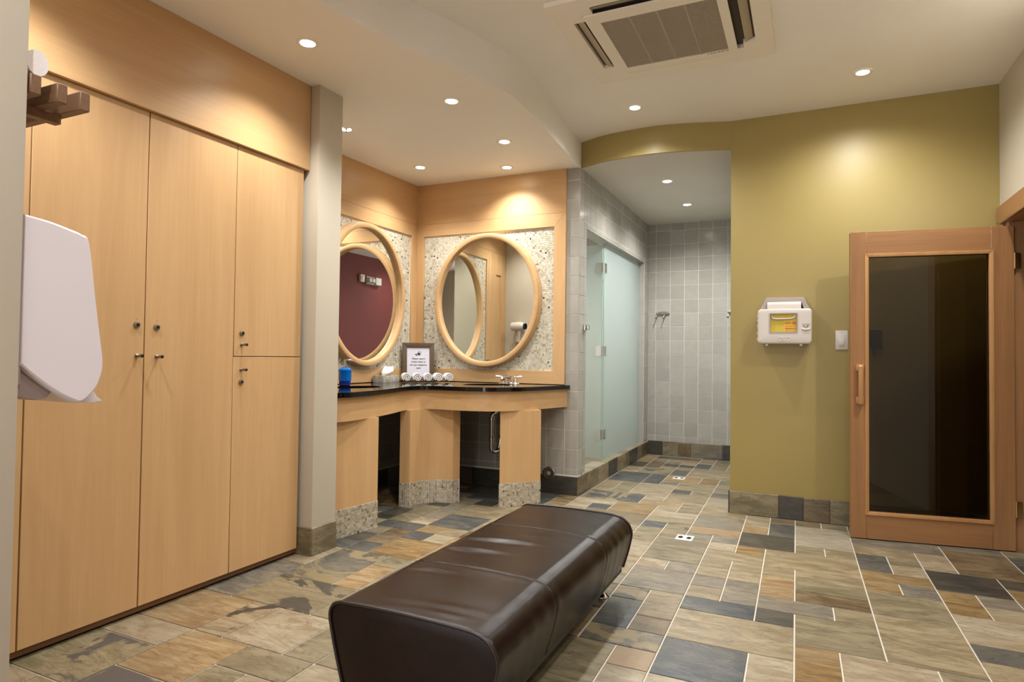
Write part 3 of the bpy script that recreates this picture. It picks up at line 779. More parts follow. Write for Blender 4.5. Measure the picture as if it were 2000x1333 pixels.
WR = [(-1.10, 2.300, 0.12, 0.016, 0.0065), (-1.15, 2.145, 0.10, 0.016, 0.0055), (-1.17, 1.880, 0.07, 0.013, 0.0045), (-0.97, 1.565, 0.10, 0.014, 0.003), (-1.05, 2.40, 0.09, 0.014, 0.002),
      (-1.12, 2.255, 0.15, 0.022, -0.004), (-1.15, 2.105, 0.12, 0.020, -0.003), (-1.17, 1.850, 0.09, 0.018, -0.002), (-1.00, 2.40, 0.14, 0.03, 0.0015), (-0.98, 1.62, 0.16, 0.02, 0.002)]
rows = []
for y in ys:
    e = min(y - BY0, BY1 - y)
    rr = []
    for i, p in enumerate(prof):
        a = prof[max(0, i - 1)]
        b = prof[min(len(prof) - 1, i + 1)]
        t = (b - a).normalized()
        n = Vector((-t.y, t.x))
        if n.dot(p - Vector((-1.02, 0.2))) < 0:
            n = -n
        d = 0.0
        for s in SEAM:
            d -= 0.003 * math.exp(-((y - s) / 0.003) ** 2)
            d += 0.0012 * math.exp(-((abs(y - s) - 0.02) / 0.02) ** 2)
        top = max(0.0, n.y) ** 2
        for wx, wy, sx, sy, h in WR:
            yy = y - wy - 0.10 * (p.x - wx)
            d += top * h * math.exp(-((p.x - wx) / sx) ** 2 - (yy / sy) ** 2)
        d += 0.0004 * math.sin(31 * y + 9 * p.x) * top
        d -= 0.005 * max(0.0, 1 - e / 0.015) ** 2
        side = max(0.0, n.x)
        d += side * 0.0009 * math.sin(46 * y + 3 * math.sin(7 * y) + 12 * p.y)
        rr.append((p.x + n.x * d, y, p.y + n.y * d))
    rows.append(rr)
bench = thing('bench', 'dark brown leather padded bench on short chrome feet in the middle of the slate floor', 'bench', (-1.02, 2.2, 0))
B().grid(rows).build('upholstery', 'leather', bench, smooth=70)
for nm, y, s in (('end_panel', BY0 + 0.004, -1), ('end_panel', BY1 - 0.004, 1)):
    cen = Vector((-1.02, 0.235))
    rws = []
    for q, bul in ((1.0, 0), (0.96, 0.002), (0.75, 0.004), (0.4, 0.005), (0.02, 0.005)):
        rws.append([(cen.x + (p.x - cen.x) * q * 0.992, y + s * bul, cen.y + (p.y - cen.y) * q * 0.992) for p in prof])
    eb = B().grid(rws, closed=True)
    eb.f.append(tuple(range(4 * len(prof), 5 * len(prof))))
    eb.build(nm, 'leather', bench, smooth=60)
    B().tube([(p.x, y + s * 0.002, p.y) for p in prof], 0.0055, 8).build('piping', 'piping', bench, smooth=60)
for s in SEAM:
    for o in (-0.006, 0.006):
        B().tube([(p.x, s + o, p.y) for p in prof[4:-2]], 0.0011, 5).build('stitching', 'piping', bench, smooth=60)
B().box(-1.24, -0.78, BY0 + 0.01, BY1 - 0.01, 0.100, 0.122).build('underframe', 'black', bench)
for x in (-1.175, -0.847):
    for y in (1.60, 2.834):
        B().lathe([(0.020, 0.105), (0.016, 0.055), (0.015, 0.022), (0.024, 0.012), (0.031, 0.006), (0.031, 0.0)], (x, y, 0), seg=24).build('leg', 'chrome', bench, smooth=50)

# ================================================================== LOCKERS
LX = -2.520
def locker(y0, y1, z0, z1, label, knob, lock, hole, group='maple lockers', reveal=0.0015):
    t = thing('locker', label, 'locker', (LX, (y0 + y1) / 2, z0), group=group)
    B().box(LX - 0.55, LX - 0.022, y0 + 0.001, y1 - 0.001, z0, z1).build('body', 'plinth', t)
    d = B().box(LX - 0.019, LX, y0 + reveal, y1 - reveal, z0 + 0.001, z1 - 0.002).build('door', 'maple_z', t, bevel=0.0012, seg=1)
    y, z = knob
    B().lathe([(0.009, 0.0), (0.009, 0.004), (0.0055, 0.006), (0.005, 0.022), (0.0075, 0.026), (0.0075, 0.037)], (LX, y, z), 'x', 16).build('knob', 'nickel', d, smooth=50, label='slim nickel knob')
    B().lathe([(0.0072, 0.0368), (0.006, 0.0385)], (LX, y, z), 'x', 16).build('knob_cap', 'blackrub', d, label='dark knob end')
    y, z = lock
    B().lathe([(0.0135, 0.0), (0.0135, 0.004), (0.0115, 0.009), (0.0078, 0.010), (0.0075, 0.0075)], (LX, y, z), 'x', 20).build('lock', 'nickel', d, smooth=50, label='round nickel cam lock')
    B().lathe([(0.0074, 0.0074), (0.003, 0.0085), (0.0, 0.0085)], (LX, y, z), 'x', 14).build('lock_core', 'blackrub', d)
    B().lathe([(0.0016, 0.0), (0.0012, 0.0006)], (LX, hole[0], hole[1]), 'x', 8).build('screw_hole', 'dark', d)
    return t
ZD0, ZD1 = 0.038, 2.119
locker(1.302, 1.748, ZD0, ZD1, 'tall maple locker left of the widest door gap, lock near its right edge', (1.715, 1.083), (1.711, 1.212), (1.712, 1.236), reveal=0.003)
locker(1.748, 2.203, ZD0, ZD1, 'tall maple locker next to the split upper and lower pair, lock near its left edge', (1.804, 1.080), (1.800, 1.206), (1.801, 1.232))
locker(2.203, 2.652, 1.0835, ZD1, 'upper half height maple locker beside the white pillar', (2.251, 1.141), (2.250, 1.198), (2.250, 1.222))
locker(2.203, 2.652, ZD0, 1.0825, 'lower half height maple locker beside the white pillar', (2.251, 1.018), (2.250, 0.958), (2.250, 0.935))
locker(0.770, 1.302, ZD0, ZD1, 'maple locker mostly hidden behind the near wall and the white dispenser', (0.83, 1.083), (0.83, 1.212), (0.83, 1.236))

# ================================================================== NEAR WALL: dispenser, shelf, towel
dz = thing('towel_dispenser', 'white plastic paper towel dispenser on the near wall at the left', 'dispenser', (-1.63, 0.75, 1.2))
cover = sm([(0.752, 1.386), (0.800, 1.381), (0.842, 1.372), (0.870, 1.364), (0.885, 1.349), (0.901, 1.248), (0.920, 1.108), (0.924, 1.067), (0.919, 1.037),
            (0.907, 1.010), (0.882, 0.985), (0.862, 0.987), (0.820, 1.011), (0.780, 1.042), (0.752, 1.067)], 4)
cen = Vector((0.83, 1.19))
crs = []
for xx, q in ((-1.785, 0.90), (-1.784, 0.955), (-1.779, 0.985), (-1.771, 1.0), (-1.486, 1.0), (-1.479, 0.988), (-1.474, 0.965), (-1.472, 0.93)):
    d = (1 - q) * 0.10
    ring = []
    for y_, z_ in cover:
        v = Vector((y_, z_)) - cen
        L = max(v.length, 1e-5)
        ring.append((xx, max(0.751, cen.x + v.x * (1 - d / L)), cen.y + v.y * (1 - d / L)))
    crs.append(ring)
cv = B().grid(crs, closed=True)
nn = len(cover)
cv.f.append(tuple(range(nn)))
cv.f.append(tuple(range(7 * nn, 8 * nn)))
cv.build('cover', 'wht_disp', dz, smooth=28)
B().extrude([(0.752, 1.08), (0.835, 1.08), (0.835, 1.03), (0.822, 1.008), (0.814, 0.997), (0.790, 0.994), (0.752, 1.004)], -1.770, -1.488, lambda p, q, t: (t, p, q)).build('mechanism', 'greyplastic', dz, bevel=0.004, label='grey smoked mechanism under the cover')
B().extrude([(0.886, 1.012), (0.911, 1.010), (0.919, 0.996), (0.933, 0.984), (0.906, 0.981), (0.884, 0.985)], -1.760, -1.486, lambda p, q, t: (t, p, q)).build('tear_lip', 'wht_disp', dz, bevel=0.002, smooth=50)
B().box(-1.78, -1.478, 0.748, 0.756, 1.03, 1.385).build('backplate', 'greyplastic', dz)

sh = thing('towel_shelf', 'dark teak slatted towel shelf on the near wall at the upper left', 'shelf', (-1.7, 0.75, 1.64))
for y, dx in ((0.763, 0), (0.815, 0), (0.863, 0)):
    B().box(-2.02, -1.467 + dx, y - 0.011, y + 0.011, 1.639, 1.681).build('slat', 'walnut_x', sh, bevel=0.002, seg=1)
for x in (-1.56, -1.92):
    B().box(x - 0.011, x + 0.011, 0.749, 0.860, 1.619, 1.640).build('crosspiece', 'walnut_x', sh, bevel=0.001, seg=1)
tw = thing('rolled_bath_towel', 'white terry bath towel lying on the teak shelf', 'towel', (-1.65, 0.78, 1.68))
b = B()
rws = []
rnd = random.Random(4)
for k in range(15):
    x = -1.95 + 0.47 * k / 14
    f = 0.9 if k in (0, 14) else 1.0
    ring = []
    for j in range(28):
        a = 2 * PI * j / 28
        r = 1 + 0.03 * rnd.uniform(-1, 1)
        yv = 0.772 + 0.023 * math.copysign(abs(math.cos(a)) ** 0.8, math.cos(a)) * f * r
        zv = 1.7115 + 0.0295 * math.sin(a) * f * r
        ring.append((x, yv, zv))
    rws.append(ring)
b.grid(rws, closed=True)
b.f.append(tuple(range(28)))
b.f.append(tuple(range(14 * 28, 15 * 28)))
b.build('roll', 'bathtowel', tw, smooth=70)

# ================================================================== VANITY
CF = sm([(-2.475, 2.870), (-2.452, 2.98), (-2.448, 3.075), (-2.468, 3.29), (-2.525, 3.55), (-2.585, 3.76), (-2.598, 3.88), (-2.558, 3.965), (-2.45, 3.988),
         (-2.30, 3.982), (-2.17, 4.00), (-2.03, 4.056), (-1.90, 4.205), (-1.80, 4.48), (-1.715, 4.765)], 7)
def offs(path, d):
    out = []
    n = len(path)
    for i in range(n):
        a, c = Vector(path[max(0, i - 1)]), Vector(path[min(n - 1, i + 1)])
        t = (c - a).normalized()
        out.append((path[i][0] - t.y * d, path[i][1] + t.x * d))
    return out
SINKS = [(-2.27, 4.44, 0.205, 0.150, 0.62), (-2.82, 3.50, 0.150, 0.205, 0.0)]
def sink_loop(s, k=1.0, n=40):
    cx, cy, a, bb, r = s
    o = []
    for j in range(n):
        t = 2 * PI * j / n
        x, y = a * k * math.cos(t), bb * k * math.sin(t)
        o.append((cx + x * math.cos(r) - y * math.sin(r), cy + x * math.sin(r) + y * math.cos(r)))
    return o
van = thing('vanity_counter', 'curved black granite vanity counter with a maple apron in the corner', 'counter', (-2.6, 4.0, 0.7))
outer = CF + [(-1.715, 4.783), (-3.194, 4.783), (-3.194, 2.870)]
bm = bmesh.new()
loops = [outer] + [sink_loop(s) for s in SINKS]
for z in (0.874, 0.844):
    es = []
    for L in loops:
        vv = [bm.verts.new((x, y, z)) for x, y in L]
        es += [bm.edges.new((vv[i], vv[(i + 1) % len(vv)])) for i in range(len(vv))]
    bmesh.ops.triangle_fill(bm, use_beauty=True, edges=es)
tb = B()
bm.verts.index_update()
tb.add([v.co[:] for v in bm.verts], [tuple(v.index for v in f.verts) for f in bm.faces])
bm.free()
for L in loops:
    n = len(L)
    tb.add([(x, y, z) for z in (0.844, 0.874) for x, y in L], [(i, (i + 1) % n, n + (i + 1) % n, n + i) for i in range(n)])
tb.build('worktop', 'granite', van, smooth=35)
ain, aout = offs(CF, 0.046), offs(CF, 0.028)
ain.append((ain[-1][0] + .004, 4.783))
aout.append((aout[-1][0] + .004, 4.783))
B().prism(aout + ain[::-1], 0.700, 0.845).build('apron', 'maple_y', van, smooth=35)
for s in SINKS:
    b = B()
    b.grid([[(x, y, z) for x, y in sink_loop(s, k)] for k, z in ((1.03, 0.8435), (1.0, 0.843), (0.93, 0.80), (0.8, 0.765), (0.55, 0.742), (0.15, 0.735))], closed=True)
    b.f.append(tuple(range(5 * 40, 6 * 40)))
    b.build('basin', 'black', van, smooth=60)

def pedestal(label, front, backp, seed):
    """front: plan path of the visible face, backp: points closing the plan"""
    t = thing('vanity_pedestal', label, 'pedestal', (front[0][0], front[0][1], 0), group='maple pedestals under the vanity')
    poly = front + backp
    B().prism(poly, 0.172, 0.700).build('panel', 'maple_z', t, smooth=25)
    B().prism([(x, y) for x, y in poly], 0.0, 0.171).build('base', 'wgrout', t)
    path = [Vector((x, y, 0)) for x, y in ([backp[-1]] + front + [backp[0]])]
    pts = []
    pitch = 0.0155
    acc = pitch * 0.5
    for a, c in zip(path[:-1], path[1:]):
        L = (c - a).length
        d = (c - a).normalized()
        nn = Vector((d.y, -d.x, 0))
        if L > 0.06:
            acc = pitch * 0.55
        while acc < L - 0.001:
            pts.append((a + d * acc, d, nn))
            acc += pitch
        acc = max(acc - L, 0.0)
    mosaic('mosaic', t, len(pts), 11, lambda i, j: (pts[i][0] + Z3 * (pitch * (j + 0.52)), pts[i][1], Z3, pts[i][2]), PALP, pitch, seed)
    return t
pedestal('maple pedestal with mosaic foot next to the white pillar', sm([(-2.545, 2.872), (-2.520, 3.00), (-2.495, 3.15), (-2.474, 3.303)], 5), [(-2.80, 3.34), (-2.85, 2.872)], 21)
pedestal('curved middle maple pedestal with mosaic foot', [(-2.673, 3.825)] + sm([(-2.600, 3.845), (-2.578, 3.975), (-2.492, 4.066), (-2.383, 4.090)], 6) + [(-2.362, 4.158)], [(-2.62, 4.36), (-2.88, 4.16)], 22)
pedestal('maple pedestal with mosaic foot nearest the grey tiled column', sm([(-2.016, 4.135), (-1.898, 4.262), (-1.798, 4.385)], 5), [(-1.92, 4.52), (-2.085, 4.315)], 23)

# trap under the right basin
tp = thing('sink_trap', 'bright chrome trap pipe under the right basin', 'pipe', (-2.25, 4.5, 0.33))
B().tube(sm([(-2.225, 4.50, 0.698), (-2.225, 4.50, 0.675), (-2.230, 4.50, 0.655), (-2.255, 4.50, 0.640), (-2.268, 4.50, 0.60), (-2.268, 4.50, 0.45), (-2.268, 4.50, 0.365), (-2.258, 4.52, 0.340), (-2.24, 4.56, 0.345),
              (-2.235, 4.58, 0.39), (-2.235, 4.60, 0.45), (-2.235, 4.66, 0.475), (-2.235, 4.783, 0.478)], 5), 0.017, 12).build('pipe', 'chrome', tp, smooth=60)
for z in (0.44, 0.60):
    B().lathe([(0.018, -0.012), (0.024, -0.010), (0.024, 0.010), (0.018, 0.012)], (-2.268, 4.50, z), seg=16).build('slip_nut', 'chrome', tp, smooth=40)
B().lathe([(0.018, 4.70), (0.04, 4.775), (0.045, 4.783)], (-2.235, 0, 0.478), 'y', 20).build('flange', 'chrome', tp, smooth=40)

# faucet
fx, fy, fz = -2.195, 4.66, 0.874
fa = thing('faucet', 'chrome two handle centerset faucet behind the right basin', 'faucet', (fx, fy, fz))
B().lathe([(0.5, 0.0), (0.5, 0.006), (0.42, 0.014)], (0, 0, 0), seg=32, sx=0.19, sy=0.058).xf(Matrix.Translation((fx, fy, fz))).build('base', 'chrome', fa, smooth=50)
B().tube(sm([(fx, fy, fz + .01), (fx, fy, fz + .035), (fx - .004, fy - .01, fz + .055), (fx - .012, fy - .045, fz + .062), (fx - .02, fy - .085, fz + .048), (fx - .021, fy - .095, fz + .036)], 5),
         [0.017] * 6 + [0.015] * 8 + [0.012] * 12, 14).build('spout', 'chrome', fa, smooth=60)
B().tube([(fx + .004, fy + .022, fz + .01), (fx + .004, fy + .022, fz + .055), (fx + .004, fy + .022, fz + .062)], [.003, .003, .006], 10).build('lift_rod', 'chrome', fa, smooth=60)
for s in (-1, 1):
    hx = fx + s * 0.055
    h = B().lathe([(0.022, 0.008), (0.017, 0.02), (0.019, 0.036), (0.013, 0.044), (0.015, 0.055), (0.010, 0.064), (0.0, 0.066)], (hx, fy, fz), seg=20).build('handle', 'chrome', fa, smooth=50)
    B().tube([(hx, fy, fz + .056), (hx + s * .022, fy - .004, fz + .059), (hx + s * .034, fy - .006, fz + .060), (hx + s * .058, fy - .010, fz + .061), (hx + s * .064, fy - .011, fz + .061)],
             [.005, .005, .008, .0085, .004], 12).build('lever', 'porcelain', h, smooth=60, label='white porcelain lever')

# mirrors
def mirror(name_label, c, plane):
    """plane 'b': on the back wall, 'l': on the left wall; c = (u, z)"""
    f0 = 4.778 if plane == 'b' else -3.189
    loc = (c[0], f0, c[1]) if plane == 'b' else (f0, c[0], c[1])
    t = thing('oval_mirror', name_label, 'mirror', loc, group='oval mirrors over the vanity')
    a0, b0 = 0.500, 0.572
    def pt(d, dep, k):
        u, z = (a0 - d) * math.cos(k), (b0 - d) * math.sin(k)
        return (c[0] + u, f0 - dep, c[1] + z) if plane == 'b' else (f0 + dep, c[0] + u, c[1] + z)
    N = 96
    def ring(prof):
        return B().grid([[pt(d, dep, 2 * PI * j / N) for j in range(N)] for d, dep in prof], closed=True)
    mt = 'maple_x' if plane == 'b' else 'maple_y'
    ring([(0.0, 0.0), (0.0, 0.034), (0.003, 0.038), (0.010, 0.040), (0.0105, 0.0)]).build('outer_band', mt, t, smooth=35)
    ring([(0.006, 0.0), (0.006, 0.062), (0.009, 0.067), (0.018, 0.070), (0.042, 0.070), (0.047, 0.067), (0.048, 0.062), (0.048, 0.040), (0.052, 0.038), (0.052, 0.0)]).build('frame', mt, t, smooth=35)
    g = B()
    g.add([pt(0.046, 0.036, 2 * PI * j / N) for j in range(N)], [tuple(range(N))])
    g.build('glass', 'mirror', t, label='silvered mirror glass')
    return t
mirror('oval mirror in a maple ring on the back wall above the faucet', (-2.461, 1.575), 'b')
mirror('oval mirror in a maple ring on the left wall, partly behind the white pillar', (4.018, 1.575), 'l')

# ================================================================== ON THE COUNTER
CZ = 0.8742
# sign
sx, sy = -3.035, 4.600
ang = math.atan2(0.16, 0.19)
sg = thing('sign_frame', 'dark brown picture frame with a printed note standing in the vanity corner', 'sign', (sx, sy, CZ), ang, world=False)
W2, H = 0.138, 0.335
def lean(bd):
    return bd.xf(Matrix.Rotation(math.radians(-7), 4, 'X'))
fw = 0.040
for nm, poly in (('rail', [(-W2, H), (W2, H), (W2 - fw, H - fw), (-W2 + fw, H - fw)]), ('rail', [(-W2, 0), (W2, 0), (W2 - fw, fw), (-W2 + fw, fw)]),
                 ('stile', [(-W2, 0), (-W2 + fw, fw), (-W2 + fw, H - fw), (-W2, H)]), ('stile', [(W2, 0), (W2 - fw, fw), (W2 - fw, H - fw), (W2, H)])):
    lean(B().extrude(poly, -0.010, 0.010, lambda p, q, t: (p, t, q))).build(nm, 'frame', sg, bevel=0.003)
pp = lean(B().box(-W2 + fw - .004, W2 - fw + .004, 0.0, 0.004, fw - .004, H - fw + .004)).build('paper', 'paper', sg)
lean(B().extrude([(-.03, .01), (.03, .01), (.02, .2), (-.02, .2)], 0.011, 0.016, lambda p, q, t: (p, t, q))).build('back_board', 'dark', sg)
LM = Matrix.Rotation(math.radians(-7), 4, 'X')
def text(name, s, size, mat, parent, at, rot, shear=0.0, ext=0.0004, align='CENTER', sx=1.0):
    cu = bpy.data.curves.new(name, 'FONT')
    cu.body = s
    cu.size = size
    cu.shear = shear
    cu.align_x = align
    cu.extrude = ext
    cu.offset = 0.0002
    cu.resolution_u = 3
    tmp = bpy.data.objects.new('tmp', cu)
    COL.objects.link(tmp)
    bpy.context.view_layer.update()
    me = bpy.data.meshes.new_from_object(tmp)
    bpy.data.objects.remove(tmp)
    me.name = name
    mx = Matrix.Translation(at) @ rot @ Matrix.Diagonal((sx, 1, 1, 1))
    me.transform(mx)
    me.materials.clear()
    me.materials.append(MAT[mat])
    o = bpy.data.objects.new(name, me)
    COL.objects.link(o)
    o.parent = parent
    return o
RX = Matrix.Rotation(PI / 2, 4, 'X')
for ln, z in (('Please return', 0.190), ('locker keys to', 0.163), ('the spa reception', 0.136), ('desk', 0.109)):
    at = LM @ Vector((0, -0.0007, z))
    text('lettering', ln, 0.0215, 'ink', pp, at, LM @ RX, shear=0.35)
# bunch of keys printed above the words
ik = B()
for a, L in ((3.55, 0.040), (3.85, 0.036), (4.35, 0.026), (5.05, 0.024)):
    c0 = Vector((0.008, 0, 0.246))
    d = Vector((math.cos(a), 0, math.sin(a)))
    n = Vector((-d.z, 0, d.x))
    for p0, p1, wv in ((0, 0.014, 0.006), (0.012, L, 0.0022), (L - 0.010, L - 0.004, 0.0045)):
        q = [c0 + d * p0 + n * wv, c0 + d * p0 - n * wv, c0 + d * p1 - n * wv, c0 + d * p1 + n * wv]
        ik.add([LM @ Vector((v.x, -0.0006, v.z)) for v in q], [(0, 1, 2, 3)])
ik.add([LM @ Vector((0.010 + 0.014 * math.cos(t) * k, -0.0008, 0.249 + 0.012 * math.sin(t) * k)) for k in (1, 0.75) for t in [2 * PI * j / 16 for j in range(16)]],
       [(j, (j + 1) % 16, 16 + (j + 1) % 16, 16 + j) for j in range(16)])
ik.build('key_print', 'ink', pp, clean=False)

# tissue box
tx = thing('tissue_box', 'grey patterned tissue box beside the rolled face cloths', 'tissue box', (-3.105, 4.25, CZ))
B().box(-3.158, -3.054, 4.130, 4.345, CZ, CZ + 0.058).build('carton', 'tbox', tx, bevel=0.002)
rws = []
for k in range(9):
    t = k / 8
    rws.append([(-3.105 + (0.012 + 0.034 * math.sin(PI * min(1, t * 1.25) * 0.8)) * math.cos(2 * PI * j / 20) * (1 + .25 * math.sin(5 * j + 3 * t)),
                 4.225 + t * 0.045 + (0.038 + 0.045 * t) * (1 - 0.55 * t ** 3) * math.sin(2 * PI * j / 20),
                 CZ + 0.057 + 0.066 * t + 0.010 * t * math.sin(2 * PI * j / 20 * 2 + 1)) for j in range(20)])
tb = B().grid(rws, closed=True)
tb.f.append(tuple(range(160, 180)))
tb.build('tissue', 'tissue', tx, smooth=50, label='white tissue pulled up from the box')

# rolled face cloths
def roll_mesh(parent, r, L):
    b = B()
    N = 40
    turns = 2.6
    th = r * 0.24
    pts = []
    for k in range(N + 1):
        t = k / N
        a = turns * 2 * PI * t
        rr = r * (0.16 + 0.84 * t) - th * 0.25
        pts.append((rr * math.cos(a), rr * math.sin(a)))
    inner = [(x * (1 - th * 0.8 / max(math.hypot(x, y), 1e-4)), y * (1 - th * 0.8 / max(math.hypot(x, y), 1e-4))) for x, y in pts]
    inner[0] = pts[0]
    for ends in (0,):
        rws = []
        for y in (0.0, 0.004, L - 0.004, L):
            s = 0.965 if y in (0.0, L) else 1.0
            rws.append([(x * s, y, z * s + r) for x, z in pts] + [(x * s, y, z * s + r) for x, z in reversed(inner)])
        b.grid(rws, closed=True)
        m = len(rws[0])
        k3 = 3 * m
        for i in range(N):
            b.f.append((i, i + 1, m - 2 - i, m - 1 - i))
            b.f.append((k3 + i, k3 + m - 1 - i, k3 + m - 2 - i, k3 + i + 1))
    b.build('roll', 'towel', parent, smooth=50)
    c = B().lathe([(r * 0.80, 0.030), (r * 0.80, L - 0.012)], (0, 0, r), 'y', 18)
    c.build('core', 'towel', parent)
tdir = (0.765, 0.644)
names = ['leftmost rolled white face cloth, against the tissue box', 'second rolled white face cloth from the tissue box', 'middle rolled white face cloth of the five',
         'fourth rolled white face cloth from the tissue box', 'rightmost rolled white face cloth, nearest the faucet']
proto = None
for k in range(5):
    o = (k - 2) * 0.0885
    loc = (-2.845 + tdir[0] * o, 4.463 + tdir[1] * o, CZ)
    rz = math.atan2(0.765, 0.644) + random.uniform(-.08, .08) - (PI / 2 - math.atan2(0.644, 0.765)) * 0 + 0
    rz = math.atan2(tdir[1], tdir[0]) + random.uniform(-.06, .06)
    if proto is None:
        proto = thing('face_cloth', names[0], 'towel', loc, rz, 'rolled white face cloths', world=False)
        roll_mesh(proto, 0.0425, 0.125)
        proto.location = loc
    else:
        c = copy_tree(proto, label=names[k])
        c.location = loc
        c.rotation_euler = (0, 0, rz)
# soap bottle
bx, by = -3.02, 3.625
sb = thing('soap_bottle', 'blue hand soap pump bottle at the left end of the counter', 'soap bottle', (bx, by, CZ))
B().lathe([(0.036, 0.0), (0.040, 0.004), (0.041, 0.03), (0.043, 0.034)], (bx, by, CZ), seg=28).build('foot', 'bluedark', sb, smooth=40, label='dark blue bottle foot')
B().lathe([(0.043, 0.034), (0.045, 0.05), (0.046, 0.105), (0.048, 0.110), (0.046, 0.118), (0.030, 0.128), (0.017, 0.132), (0.017, 0.136)], (bx, by, CZ), seg=28).build('body', 'blue', sb, smooth=40)
B().lathe([(0.019, 0.134), (0.019, 0.148), (0.007, 0.150), (0.006, 0.176), (0.010, 0.178), (0.010, 0.188), (0.0, 0.189)], (bx, by, CZ), seg=18).build('pump', 'chrome', sb, smooth=40)
B().tube([(bx, by, CZ + .183), (bx + .03, by + .02, CZ + .184), (bx + .05, by + .033, CZ + .178)], 0.005, 10).build('nozzle', 'chrome', sb, smooth=60)

# cleanout cover on the tiles under the counter end
co = thing('cleanout_cover', 'round nickel cleanout cover on the wall right of the last pedestal', 'cover plate', (-1.885, 4.775, 0.158))
B().lathe([(0.052, 4.776), (0.052, 4.770), (0.046, 4.768), (0.046, 4.772)], (-1.885, 0, 0.158), 'y', 32).build('ring', 'nickel', co, smooth=40)
B().lathe([(0.047, 4.7735), (0.006, 4.7715), (0.005, 4.768), (0.0, 4.768)], (-1.885, 0, 0.158), 'y', 32).build('plate', 'coverplate', co, smooth=40)

# ================================================================== YELLOW WALL
sp = thing('sharps_bin', 'white lockable sharps disposal cabinet with a yellow window on the yellow wall', 'sharps bin', (-0.135, YB, 1.2))
x0, x1, z0, z1 = -0.303, 0.036, 1.207, 1.446
yfz = 4.655
fb = B()
poly = []
def rrect(xa, xb, za, zb, r, n=5):
    o = []
    for cx, cz, a0 in ((xb - r, zb - r, 0), (xa + r, zb - r, PI / 2), (xa + r, za + r, PI), (xb - r, za + r, 1.5 * PI)):
        for k in range(n + 1):
            a = a0 + PI / 2 * k / n
            o.append((cx + r * math.cos(a), cz + r * math.sin(a)))
    return o
wx0, wx1, wz0, wz1 = -0.236, -0.043, 1.276, 1.424
# shell as frame around the window opening
o_ = rrect(x0, x1, z0, z1, 0.022)
i_ = rrect(wx0 + .006, wx1 - .006, wz0 + .006, wz1 - .006, 0.006)
n = len(o_)
ob = rrect(x0 + .010, x1 - .010, z0 + .010, z1 - .006, 0.02)
rings = [[(x, YB - 0.002, z) for x, z in ob], [(x, yfz + .03, z) for x, z in o_], [(x, yfz + .010, z) for x, z in o_],
         [(x, yfz + .002, z) for x, z in rrect(x0 + .005, x1 - .005, z0 + .005, z1 - .005, 0.018)],
         [(x, yfz, z) for x, z in rrect(x0 + .012, x1 - .012, z0 + .012, z1 - .012, 0.014)],
         [(x, yfz, z) for x, z in i_], [(x, yfz + .022, z) for x, z in i_]]
B().grid(rings, closed=True).build('cabinet', 'white', sp, smooth=45)
B().grid([[(x, yfz, z) for x, z in i_], [(x, yfz - .003, z) for x, z in i_],
          [(x, yfz - .003, z) for x, z in rrect(wx0 + .013, wx1 - .013, wz0 + .013, wz1 - .013, .004)], [(x, yfz + .012, z) for x, z in rrect(wx0 + .013, wx1 - .013, wz0 + .013, wz1 - .013, .004)]], closed=True).build('window_rim', 'greyplastic', sp, smooth=40)
bn = B().box(wx0 + .007, wx1 - .007, yfz + .0125, YB - .02, wz0 + .007, wz1 - .007).build('inner_bin', 'sharp_y', sp, label='yellow inner sharps bin')
lb = B().box(-0.137, wx1 - .014, yfz + .0115, yfz + .0124, wz0 + .014, 1.366).build('bin_label', 'sharp_l', bn)
B().tube(sm([(wx0 + .022, yfz + .011, 1.412), (wx0 + .026, yfz + .006, 1.388), (wx0 + .045, yfz + .005, 1.378), (-0.14, yfz + .005, 1.377), (wx1 - .045, yfz + .005, 1.380), (wx1 - .026, yfz + .006, 1.392), (wx1 - .022, yfz + .011, 1.412)], 5), 0.0045, 8).build('bin_handle', 'white', bn, smooth=60)
mk = B()
for zz, xa, xb in ((1.352, -.130, -.100), (1.346, -.130, -.092), (1.328, -.130, -.064), (1.314, -.130, -.068), (1.308, -.128, -.060), (1.297, -.126, -.112), (1.297, -.104, -.092), (1.297, -.084, -.070), (1.376, -.128, -.095)):
    mk.box(xa, xb, yfz + .0108, yfz + .0114, zz - .0014, zz + .0014)
for k in range(3):
    a = PI / 2 + 2 * PI * k / 3
    cx, cz = -.074 + .006 * math.cos(a), 1.348 + .006 * math.sin(a)
    ring = [(cx + r * math.cos(t), yfz + .0110, cz + r * math.sin(t)) for r in (.0085, .0058) for t in [2 * PI * j / 14 for j in range(14)]]
    mk.add(ring, [(j, (j + 1) % 14, 14 + (j + 1) % 14, 14 + j) for j in range(14)])
mk.build('label_print', 'redink', bn, clean=False)
# lock recess
B().extrude([(-.026, 1.343), (.026, 1.343), (.018, 1.325), (.006, 1.317), (-.008, 1.317), (-.022, 1.325)], yfz - .001, yfz + .004, lambda p, q, t: (p, t, q)).build('lock_plate', 'greyplastic', sp, bevel=.001)
B().lathe([(.008, yfz - .001), (.008, yfz - .005), (.005, yfz - .006), (0, yfz - .006)], (.002, 0, 1.328), 'y', 18).build('lock', 'chrome', sp, smooth=40)
B().tube(sm([(-.024, yfz - .002, 1.311), (-.012, yfz - .004, 1.304), (.010, yfz - .004, 1.304), (.027, yfz - .002, 1.309)], 5), .0045, 8).build('pull', 'white', sp, smooth=60)
